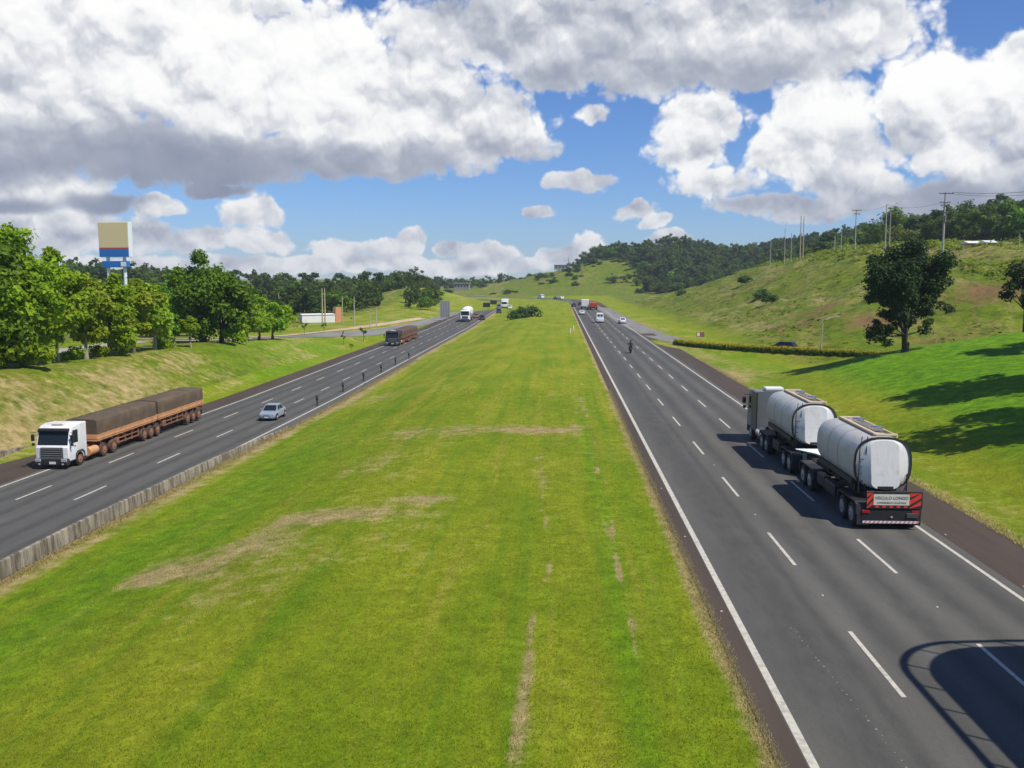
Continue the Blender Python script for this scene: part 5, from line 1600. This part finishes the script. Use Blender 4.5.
# curved lamp post behind the hedge on the right
b_ = at_y(821, 351, 127); zb_ = h1(b_.x, 127); hgt = at_y(821, 318, 127).z - zb_
t = thing('street_lamp', 'tall curved street lamp behind the yellow hedge on the right', 'street lamp', (b_.x, 127, zb_))
mb = MB(); mb.tube([(0, 0, -.2), (.02, 0, hgt * .5), (.12, 0, hgt * .82), (.45, 0, hgt * .95), (1.1, 0, hgt + .05), (1.6, 0, hgt + .12)], [.10, .08, .07, .06, .055, .05], 8); mb.build('shaft', 'steel_pole', t, 50)
mb = MB(); mb.box((1.95, 0, hgt + .12), (.75, .28, .13), .05); mb.build('lamp_head', 'rim_steel', t)

# saplings in the left field
SG = 'staked saplings beside the dirt path'
sap = []
for i in range(3):
    ms = make_tree_meshes(500 + i, 2.6, .55, .35, 6, 260, .12, 'leaf_mid', 'bark', .05); sap.append(ms)
for i, (px, y, s, lab) in enumerate([(304.6, 166, 1.0, 'leftmost thin sapling beside the dirt path'), (324, 172, .9, 'thin sapling below the two tall tan poles'), (343.6, 160, .95, 'bushy sapling left of the slip road end'),
                                     (363.5, 172, 1.25, 'tallest sapling next to the grey slip road'), (351, 152, .6, 'lowest sapling at the edge of the green bank')]):
    ms = sap[i % 3]; t = place_tree('sapling', ms, base_at(px, 335, y), lab, 'sapling', i, SG, (s, s, s))

# ------------------------------------------------------------------ buildings, signs
# totem sign behind the left row
D = 142.0
c0 = at_y(97, 222, D); c1 = at_y(130, 257, D); zb_ = h1(c0.x, D)
w_ = c1.x - c0.x; top = c0.z; bot = c1.z
t = thing('totem_sign', 'tall beige sign board with red and blue bands rising above the left trees', 'sign', ((c0.x + c1.x) / 2, D, zb_), R(-6))
H_ = top - zb_; B_ = bot - zb_
mb = MB(); mb.box((0, .55, (H_ + B_) / 2), (w_ + .1, 1.1, H_ - B_), .05); bx = mb.build('sign_box', 'sign_white', t)
hh = H_ - B_
mb = MB(); mb.box((0, -.02, B_ + hh * .63), (w_ - .06, .05, hh * .72), .01); mb.build('sign_face', 'sign_beige', bx)
mb = MB(); mb.box((0, -.02, B_ + hh * .245), (w_ - .06, .05, hh * .035)); mb.build('red_band', 'sign_red', bx)
mb = MB(); mb.box((0, -.02, B_ + hh * .115), (w_ - .06, .05, hh * .215), .01); mb.build('blue_band', 'sign_blue', bx)
mb = MB(); mb.box((0, .4, B_ - 1.1), (w_ - .7, .8, 1.0), .05); lb = mb.build('lower_box', 'sign_blue', t)
mb = MB(); mb.box((w_ * .30, -.02, B_ - 1.1), (.9, .05, .7), .01); mb.build('white_mark', 'sign_white', lb)
for s in (-1, 1):
    mb = MB(); mb.tube([(s * w_ * .28, .5, -.3), (s * w_ * .28, .5, B_ + .1)], .26, 12); mb.build('post', 'sign_white', t, 40)

# white field wall and orange block
b_ = at_y(303, 321, 226); e_ = at_y(333, 322, 224)
zb_ = h1((b_.x + e_.x) / 2, 225)
t = thing('shed', 'long low white walled shed with a small orange block in the left field', 'shed', ((b_.x + e_.x) / 2, 225, zb_), R(32))
wd = (e_.x - b_.x) * 1.08
mb = MB(); mb.box((0, 0, .8), (wd, 2.4, 2.2), .02); wl = mb.build('wall', 'wall_white', t)
mb = MB(); mb.prism_x([(-1.35, 1.9), (1.35, 1.9), (1.35, 2.0), (0, 2.2), (-1.35, 2.0)], -wd / 2 - .1, wd / 2 + .1); mb.build('roof', 'wall_white', t)
mb = MB(); mb.box((wd / 2 + .55, -.3, 1.5), (1.5, 2.2, 4.2), .02); mb.build('water_block', 'wall_orange', t)

# concrete block building above the left wood
D = 420.0
b_ = at_y(389, 295, D); e_ = at_y(404, 281.5, D)
zb_ = h1(b_.x, D); H_ = e_.z - zb_; wd = e_.x - b_.x
t = thing('building', 'grey windowed concrete block rising over the left wood', 'building', ((b_.x + e_.x) / 2, D, zb_))
mb = MB(); mb.box((0, 4, H_ / 2), (wd, 9, H_)); mb.build('wall', 'building_grey', t)
mb = MB(); mb.box((0, 4, H_ + .15), (wd + .4, 9.4, .35)); mb.build('roof', 'roof_grey', t)
for k in range(5):
    for j in range(3):
        mb = MB(); mb.box((-wd / 2 + .9 + k * (wd - 1.8) / 4, -.52, H_ - 1.3 - j * 2.3), (.62, .06, 1.3)); mb.build('window', 'glass', t)
D = 640.0
b_ = at_y(454, 289, D); e_ = at_y(469, 283.5, D); zb_ = h1(b_.x, D); H_ = max(2.5, e_.z - zb_); wd = e_.x - b_.x
t = thing('building', 'low dark flat roofed building beyond the green knoll on the left', 'building', ((b_.x + e_.x) / 2, D, zb_))
mb = MB(); mb.box((0, 4, H_ / 2), (wd, 9, H_)); mb.build('wall', 'building_grey', t)
mb = MB(); mb.box((0, 4, H_ + .2), (wd + 1, 10, .5)); mb.build('roof', 'roof_grey', t)
for k in range(5):
    mb = MB(); mb.box((-wd / 2 + 1 + k * (wd - 2) / 4, -.52, H_ * .62), (1.0, .06, 1.1)); mb.build('window', 'glass', t)
D = 690.0
b_ = at_y(554, 273, D); e_ = at_y(574, 268, D); zb_ = h1((b_.x + e_.x) / 2, D); H_ = e_.z - zb_; H_ = max(H_, 3.2); wd = e_.x - b_.x
t = thing('building', 'small grey hilltop building with a mast far beyond the bend', 'building', ((b_.x + e_.x) / 2, D, zb_))
mb = MB(); mb.box((-wd * .12, 4, H_ / 2), (wd * .75, 8, H_)); mb.build('wall', 'building_grey', t)
mb = MB(); mb.box((wd * .36, 4, H_ * .35), (wd * .3, 7, H_ * .7)); mb.build('wall', 'sign_cream', t, None, 'paler lower wing of the hilltop building')
mb = MB(); mb.box((-wd * .12, 4, H_ + .15), (wd * .78, 8.4, .3)); mb.build('roof', 'roof_grey', t)
for k in range(4):
    mb = MB(); mb.box((-wd * .38 + k * wd * .17, -.03, H_ * .6), (1.1, .06, 1.2)); mb.build('window', 'glass', t)
mb = MB(); mb.tube([(wd * .22, 4, 0), (wd * .22, 4, H_ + 6)], [.35, .12], 6); mb.build('mast', 'wood_dark', t)
# small roofs behind the crest at the right
for px, py, D, wd, lab in ((974, 246.5, 186, 2.6, 'small shed with a white roof near the right end of the hill crest'), (991, 248.5, 182, 2.2, 'second white roofed shed nearer the right picture edge on the hill crest')):
    b_ = at_y(px, py, D); zb_ = h1(b_.x, D); H_ = 1.0
    t = thing('shed', lab, 'shed', (b_.x, D, zb_))
    mb = MB(); mb.box((0, 1.5, H_ / 2), (wd * .9, 3, H_)); mb.build('wall', 'wall_orange', t)
    mb = MB(); mb.prism_x([(-.4, H_ - .05), (3.4, H_ - .05), (3.4, H_), (1.5, H_ + .45), (-.4, H_)], -wd / 2, wd / 2); mb.build('roof', 'clean_white', t)

# big back of a sign by the left carriageway and two dark boards further on
z = -1.9
b_ = at_y(445, 319, 258); zb_ = h1(b_.x, 258)
t = thing('sign_board', 'tall grey back of a sign board standing beside the left carriageway', 'sign', (b_.x, 258, zb_), R(8))
hgt = at_y(445, 301, 258).z - zb_
mb = MB(); mb.box((0, 0, hgt / 2 + .5), (2.75, .10, hgt - 1.0), .01); pn = mb.build('panel', 'panel_back', t)
mb = MB()
for k in range(-2, 3): mb.box((k * .62, -.07, hgt / 2 + .5), (.07, .05, hgt - 1.05))
mb.build('ribs', 'steel_pole', pn)
for s in (-.8, .8):
    mb = MB(); mb.tube([(s, .1, -.3), (s, .1, hgt - .2)], .10, 8); mb.build('post', 'steel_pole', t)
for px, py, D, lab in ((486.5, 305, 335, 'left one of two dark sign boards far up the left carriageway'), (493.5, 302.5, 372, 'right one of two dark sign boards far up the left carriageway')):
    b_ = at_y(px, py, D); zb_ = h1(b_.x, D); hz = b_.z - zb_
    t = thing('sign_board', lab, 'sign', (b_.x, D, zb_), 0, 'dark sign boards up the left carriageway')
    mb = MB(); mb.box((0, 0, hz), (2.6, .1, 1.6), .02); mb.build('panel', 'chassis', t)
    for s in (-.9, .9):
        mb = MB(); mb.tube([(s, .1, -.3), (s, .1, hz + .6)], .09, 8); mb.build('post', 'steel_pole', t)
# red and white board at the bend of the slip road
b_ = at_y(700.5, 334.5, 156); zb_ = h1(b_.x, 156); hz = b_.z - zb_
t = thing('sign_board', 'small red and white chevron board on the grass beyond the hedge end', 'sign', (b_.x, 156, zb_))
mb = MB(); mb.box((0, 0, max(.5, hz)), (1.3, .08, .8), .02); pn = mb.build('panel', 'brick_red', t)
mb = MB(); mb.box((-.35, -.05, max(.5, hz)), (.4, .03, .6), .01); mb.build('white_mark', 'sign_white', pn)
for s in (-.4, .4):
    mb = MB(); mb.tube([(s, .06, -.3), (s, .06, max(.5, hz) + .3)], .05, 6); mb.build('post', 'steel_pole', t)

# ------------------------------------------------------------------ footbridge ramp beside the camera (its shade lies on the road)
SUN = Vector((.60, -.36, 1.0)).normalized()
ZD = 8.3
outline = []
L0, Yn, Yf, rc = 14.40, 6.0, 22.05, 2.3      # left side, near end, far end, corner radius
pts_o = [(40, Yf + .35)]
pts_o += [(40 - k, Yf + .35 - .3 * ss(24, 14, 40 - k)) for k in range(1, 23)]
pts_o += [(L0 + rc - rc * math.sin(a), Yf - rc + rc * math.cos(a) * 1.0) for a in np.linspace(0.05, math.pi / 2, 12)]
pts_o += [(L0, y) for y in np.linspace(Yf - rc - 1, Yn, 8)]
pts_o += [(L0 + 2.5, Yn - 1.2), (40, Yn - 1.2)]
bridge = thing('footbridge_ramp', 'concrete footbridge landing whose railed shadow lies across the lower right road', 'footbridge', (20, 15, 0))
mb = MB(); b0 = [(x - 20, y - 15, ZD - .3) for x, y in pts_o]; b1 = [(x - 20, y - 15, ZD) for x, y in pts_o]
mb.loft([b0, b1]); mb.build('deck', 'concrete', bridge)
rail = pts_o[:-2]
mb = MB(); mb.tube([(x - 20, y - 15, ZD + .87) for x, y in rail], .095, 8); mb.build('handrail', 'steel_pole', bridge, 50)
acc = 1.2; last = None
for a, b2 in zip(rail[:-1], rail[1:]):
    seg = math.hypot(b2[0] - a[0], b2[1] - a[1]); s_ = 0
    while acc <= seg - s_ + 1e-9:
        s_ += acc; acc = 1.25; f = s_ / seg
        x, y = a[0] + (b2[0] - a[0]) * f, a[1] + (b2[1] - a[1]) * f
        mb = MB(); mb.box((x - 20, y - 15, ZD + .43), (.05, .05, .86)); mb.build('baluster', 'steel_pole', bridge)
    acc -= seg - s_
for x, y in ((19, 17), (32, 17)):
    mb = MB(); mb.tube([(x - 20, y - 15, h1(x, y) - .5), (x - 20, y - 15, ZD - .25)], .45, 14); mb.build('column', 'concrete', bridge, 40)

# ------------------------------------------------------------------ haze
HAZE = 0.00021
if HAZE:
    mb = MB(); mb.box((0, 1000, 40), (2800, 2600, 100))
    hz = mb.build('haze', 'clean_white'); m = bpy.data.materials.new('haze_air'); m.use_nodes = True
    nt = m.node_tree; nt.nodes.remove(nt.nodes['Principled BSDF'])
    v = N(nt, 'ShaderNodeVolumePrincipled'); v.inputs['Color'].default_value = (.80, .88, 1, 1); v.inputs['Density'].default_value = HAZE; v.inputs['Anisotropy'].default_value = .3
    L(nt, v.outputs[0], nt.nodes['Material Output'].inputs['Volume'])
    hz.data.materials.clear(); hz.data.materials.append(m)
    tag(hz, 'thin pale air haze over the whole valley', 'haze', kind='stuff')

# ------------------------------------------------------------------ sky
w = bpy.data.worlds.new('World'); scene.world = w; w.use_nodes = True
nt = w.node_tree; bg = nt.nodes['Background']; out = nt.nodes['World Output']
sky = N(nt, 'ShaderNodeTexSky', sky_type='NISHITA'); sky.sun_disc = False
sky.sun_elevation = math.asin(SUN.z); sky.sun_rotation = math.atan2(SUN.x, SUN.y)
sky.altitude = 600; sky.air_density = 1.0; sky.dust_density = .1; sky.ozone_density = 3.0
hs = N(nt, 'ShaderNodeHueSaturation'); hs.inputs['Saturation'].default_value = 1.05
L(nt, mixc(nt, 1.0, sky.outputs[0], (.74, .93, 1.30), 'MULTIPLY'), hs.inputs['Color']); L(nt, hs.outputs[0], bg.inputs['Color']); bg.inputs['Strength'].default_value = .085
tc = N(nt, 'ShaderNodeTexCoord')
sx = N(nt, 'ShaderNodeSeparateXYZ'); L(nt, tc.outputs['Generated'], sx.inputs[0])
az = math_n(nt, 'ARCTAN2', sx.outputs[0], sx.outputs[1]); el = math_n(nt, 'ARCSINE', sx.outputs[2])
cmb = N(nt, 'ShaderNodeCombineXYZ'); L(nt, az, cmb.inputs[0]); L(nt, el, cmb.inputs[1])
P0 = cmb.outputs[0]


def sky_angles(px, py):
    r = ray(px, py).normalized(); return math.atan2(r.x, r.y), math.asin(r.z)


CLOUDS = [  # px, py, rx, ry, brightness
    (60, 30, 130, 80, .98), (180, 50, 150, 95, 1.0), (300, 60, 130, 70, .97), (400, 90, 115, 55, .80), (480, 118, 80, 42, .72), (255, 110, 110, 50, .92), (360, 115, 90, 45, .84),
    (60, 100, 100, 55, .62), (120, 146, 175, 38, .10), (330, 156, 190, 26, .22), (490, 142, 74, 24, .36), (20, 150, 90, 38, .18), (210, 164, 110, 22, .12),
    (470, 30, 110, 46, .50), (600, 32, 150, 48, .56), (740, 28, 140, 50, .48), (850, 22, 74, 48, .58), (640, 70, 80, 30, .46), (560, 66, 70, 26, .40), (770, 66, 100, 24, .30), (690, 20, 90, 36, .66),
    (700, 124, 46, 32, .88), (690, 152, 44, 24, .74), (715, 184, 50, 18, .64), (815, 108, 52, 40, .96), (785, 150, 34, 32, .84), (838, 158, 56, 40, .76), (862, 192, 50, 22, .54),
    (925, 86, 46, 46, .94), (985, 112, 62, 52, .84), (950, 150, 66, 36, .96), (908, 130, 20, 46, .55), (965, 200, 110, 24, .16), (800, 208, 90, 13, .40), (1020, 165, 50, 40, .5), (1022, 52, 26, 17, .72),
    (578, 181, 32, 11, .42), (637, 212, 17, 7, .60), (588, 116, 14, 10, .70), (540, 212, 14, 5, .35), (655, 222, 12, 6, .7), (512, 118, 30, 28, .78),
    (50, 188, 64, 16, .66), (100, 202, 40, 9, .0), (18, 204, 34, 8, .05), (36, 172, 55, 11, .10), (155, 208, 24, 9, .70), (215, 190, 36, 7, .10), (255, 212, 30, 18, .84), (262, 238, 36, 13, .78), (215, 238, 22, 11, .78),
    (190, 242, 20, 13, .70), (140, 236, 46, 17, .68), (60, 230, 80, 22, .66), (335, 250, 32, 10, .84), (385, 250, 26, 10, .86), (408, 240, 16, 14, .86), (450, 248, 18, 8, .75), (490, 253, 32, 9, .8),
    (590, 245, 15, 15, .74), (556, 256, 12, 7, .6), (575, 256, 20, 9, .5), (670, 240, 20, 8, .62), (330, 264, 300, 9, .72),
    (-260, 60, 200, 110, .7), (-180, 190, 140, 40, .4), (1250, 120, 200, 110, .7), (1400, 30, 160, 90, .5), (400, -180, 300, 90, .5), (900, -220, 260, 90, .5), (0, -300, 260, 110, .6)]
M_, W_, S_ = None, None, None



pn = N(nt, 'ShaderNodeVectorMath', operation='SCALE'); L(nt, P0, pn.inputs[0]); pn.inputs[3].default_value = 1.15
PN = pn.outputs[0]


def warped(sc, amp, det, src=None):
    wn = N(nt, 'ShaderNodeTexNoise', noise_dimensions='2D'); wn.inputs['Scale'].default_value = sc; wn.inputs['Detail'].default_value = det; wn.inputs['Roughness'].default_value = .55
    src = P0 if src is None else src
    L(nt, src, wn.inputs['Vector'])
    wv = N(nt, 'ShaderNodeVectorMath', operation='MULTIPLY_ADD'); L(nt, wn.outputs['Color'], wv.inputs[0]); wv.inputs[1].default_value = (amp, amp * .7, 0); L(nt, src, wv.inputs[2])
    ws_ = N(nt, 'ShaderNodeVectorMath', operation='SUBTRACT'); L(nt, wv.outputs[0], ws_.inputs[0]); ws_.inputs[1].default_value = (amp / 2, amp * .35, 0)
    return ws_.outputs[0]


PW = warped(14, .036, 4)
for px, py, rx, ry, br in CLOUDS:
    a, e = sky_angles(px, py); k = 930 * math.cos(e)
    ix, iy = k / ((rx * 1.10 + 5)), 930 / ((ry * 1.10 + 3))
    v = N(nt, 'ShaderNodeVectorMath', operation='MULTIPLY_ADD'); L(nt, PW, v.inputs[0]); v.inputs[1].default_value = (ix, iy, 0); v.inputs[2].default_value = (-a * ix, -e * iy, 0)
    ln = N(nt, 'ShaderNodeVectorMath', operation='LENGTH'); L(nt, v.outputs[0], ln.inputs[0])
    m_ = math_n(nt, 'SUBTRACT', 1.0, ln.outputs['Value'], clamp=True)
    m2 = math_n(nt, 'MULTIPLY', m_, m_)
    M_ = m_ if M_ is None else math_n(nt, 'SMOOTH_MAX', M_, m_, .08)
    W_ = m2 if W_ is None else math_n(nt, 'ADD', W_, m2)
    S_ = math_n(nt, 'MULTIPLY', m2, br) if S_ is None else math_n(nt, 'MULTIPLY_ADD', m2, br, S_)


def vor(vec, sc, det):
    vo = N(nt, 'ShaderNodeTexVoronoi', voronoi_dimensions='2D', feature='SMOOTH_F1'); vo.inputs['Scale'].default_value = sc
    vo.inputs['Detail'].default_value = det; vo.inputs['Roughness'].default_value = .5; vo.inputs['Smoothness'].default_value = .25
    L(nt, vec, vo.inputs['Vector'])
    return math_n(nt, 'SUBTRACT', 1.0, vo.outputs['Distance'])


PV = warped(24, .024, 3, PN)


def big_puff(off):
    sh = N(nt, 'ShaderNodeVectorMath', operation='ADD'); L(nt, PV, sh.inputs[0]); sh.inputs[1].default_value = off
    return math_n(nt, 'ADD', math_n(nt, 'MULTIPLY', noise_n(nt, sh.outputs[0], 8, 4, .45, '2D'), .8), math_n(nt, 'MULTIPLY', vor(sh.outputs[0], 20, 0), .45))


def small_puff(off):
    sh = N(nt, 'ShaderNodeVectorMath', operation='ADD'); L(nt, PV, sh.inputs[0]); sh.inputs[1].default_value = off
    return vor(sh.outputs[0], 44, 2)


b0, b1 = big_puff((0, 0, 0)), big_puff((.005, .018, 0))
s0, s1 = small_puff((0, 0, 0)), small_puff((.002, .007, 0))
rag = noise_n(nt, PV, 34, 6, .6, '2D')
D_ = math_n(nt, 'ADD', M_, math_n(nt, 'MULTIPLY', math_n(nt, 'SUBTRACT', b0, .68), .50))
D_ = math_n(nt, 'ADD', D_, math_n(nt, 'MULTIPLY', math_n(nt, 'SUBTRACT', s0, .55), .30))
D_ = math_n(nt, 'ADD', D_, math_n(nt, 'MULTIPLY', math_n(nt, 'SUBTRACT', rag, .5), .22))
D_ = math_n(nt, 'MULTIPLY', D_, maprange(nt, M_, .02, .14))
alpha = maprange(nt, D_, .04, .33)
base = math_n(nt, 'MULTIPLY', math_n(nt, 'DIVIDE', S_, math_n(nt, 'MAXIMUM', W_, .0005)), .91)
soft = noise_n(nt, PV, 5.5, 3, .5, '2D')
base = math_n(nt, 'ADD', base, math_n(nt, 'MULTIPLY', math_n(nt, 'SUBTRACT', soft, .45), .42))
lit = math_n(nt, 'ADD', math_n(nt, 'MULTIPLY', math_n(nt, 'SUBTRACT', b0, b1), 1.3), math_n(nt, 'MULTIPLY', math_n(nt, 'SUBTRACT', s0, s1), .20))
crev = math_n(nt, 'MULTIPLY', math_n(nt, 'SUBTRACT', s0, .62), .07)
edge = math_n(nt, 'MULTIPLY', math_n(nt, 'SUBTRACT', 1.0, maprange(nt, D_, .1, .45)), .14)
shd = math_n(nt, 'MULTIPLY', maprange(nt, base, .05, .65, .18, 1.0), math_n(nt, 'ADD', lit, crev))
val = math_n(nt, 'ADD', math_n(nt, 'ADD', base, shd), edge, clamp=True)
ramp = N(nt, 'ShaderNodeValToRGB'); L(nt, val, ramp.inputs[0])
ramp.color_ramp.elements[0].position = 0; ramp.color_ramp.elements[0].color = (.25, .285, .38, 1)
ramp.color_ramp.elements[1].position = 1; ramp.color_ramp.elements[1].color = (1.0, 1.0, .98, 1)
for pos, c in ((.3, (.42, .45, .53)), (.6, (.70, .72, .76)), (.8, (.92, .92, .92))):
    el_ = ramp.color_ramp.elements.new(pos); el_.color = rgba(c)
bgc = N(nt, 'ShaderNodeBackground'); L(nt, ramp.outputs[0], bgc.inputs['Color']); bgc.inputs['Strength'].default_value = .96
mx = N(nt, 'ShaderNodeMixShader'); L(nt, alpha, mx.inputs[0]); L(nt, bg.outputs[0], mx.inputs[1]); L(nt, bgc.outputs[0], mx.inputs[2])
L(nt, mx.outputs[0], out.inputs[0])

# ------------------------------------------------------------------ sun, camera, view
sd = bpy.data.lights.new('sun', 'SUN'); sd.energy = 4.7; sd.angle = R(.53); sd.color = (1, .95, .84)
so = bpy.data.objects.new('sun', sd); COL.objects.link(so); so.rotation_euler = SUN.to_track_quat('Z', 'Y').to_euler(); so.location = (60, -40, 120)
cd = bpy.data.cameras.new('camera'); co = bpy.data.objects.new('camera', cd); COL.objects.link(co); scene.camera = co
cd.sensor_width = 36; cd.lens = FPX / 1024 * 36; cd.clip_end = 20000; cd.clip_start = .1
co.location = (0, 0, HCAM); co.rotation_euler = (math.pi / 2 - PITCH, 0, YAW)
vs = scene.view_settings; vs.view_transform = 'Standard'; vs.look = 'None'; vs.exposure = .12; vs.gamma = 1; vs.use_curve_mapping = False
scene.cycles.max_bounces = 6; scene.cycles.diffuse_bounces = 3; scene.cycles.glossy_bounces = 3; scene.cycles.transparent_max_bounces = 8; scene.cycles.volume_bounces = 0
scene.cycles.use_denoising = True
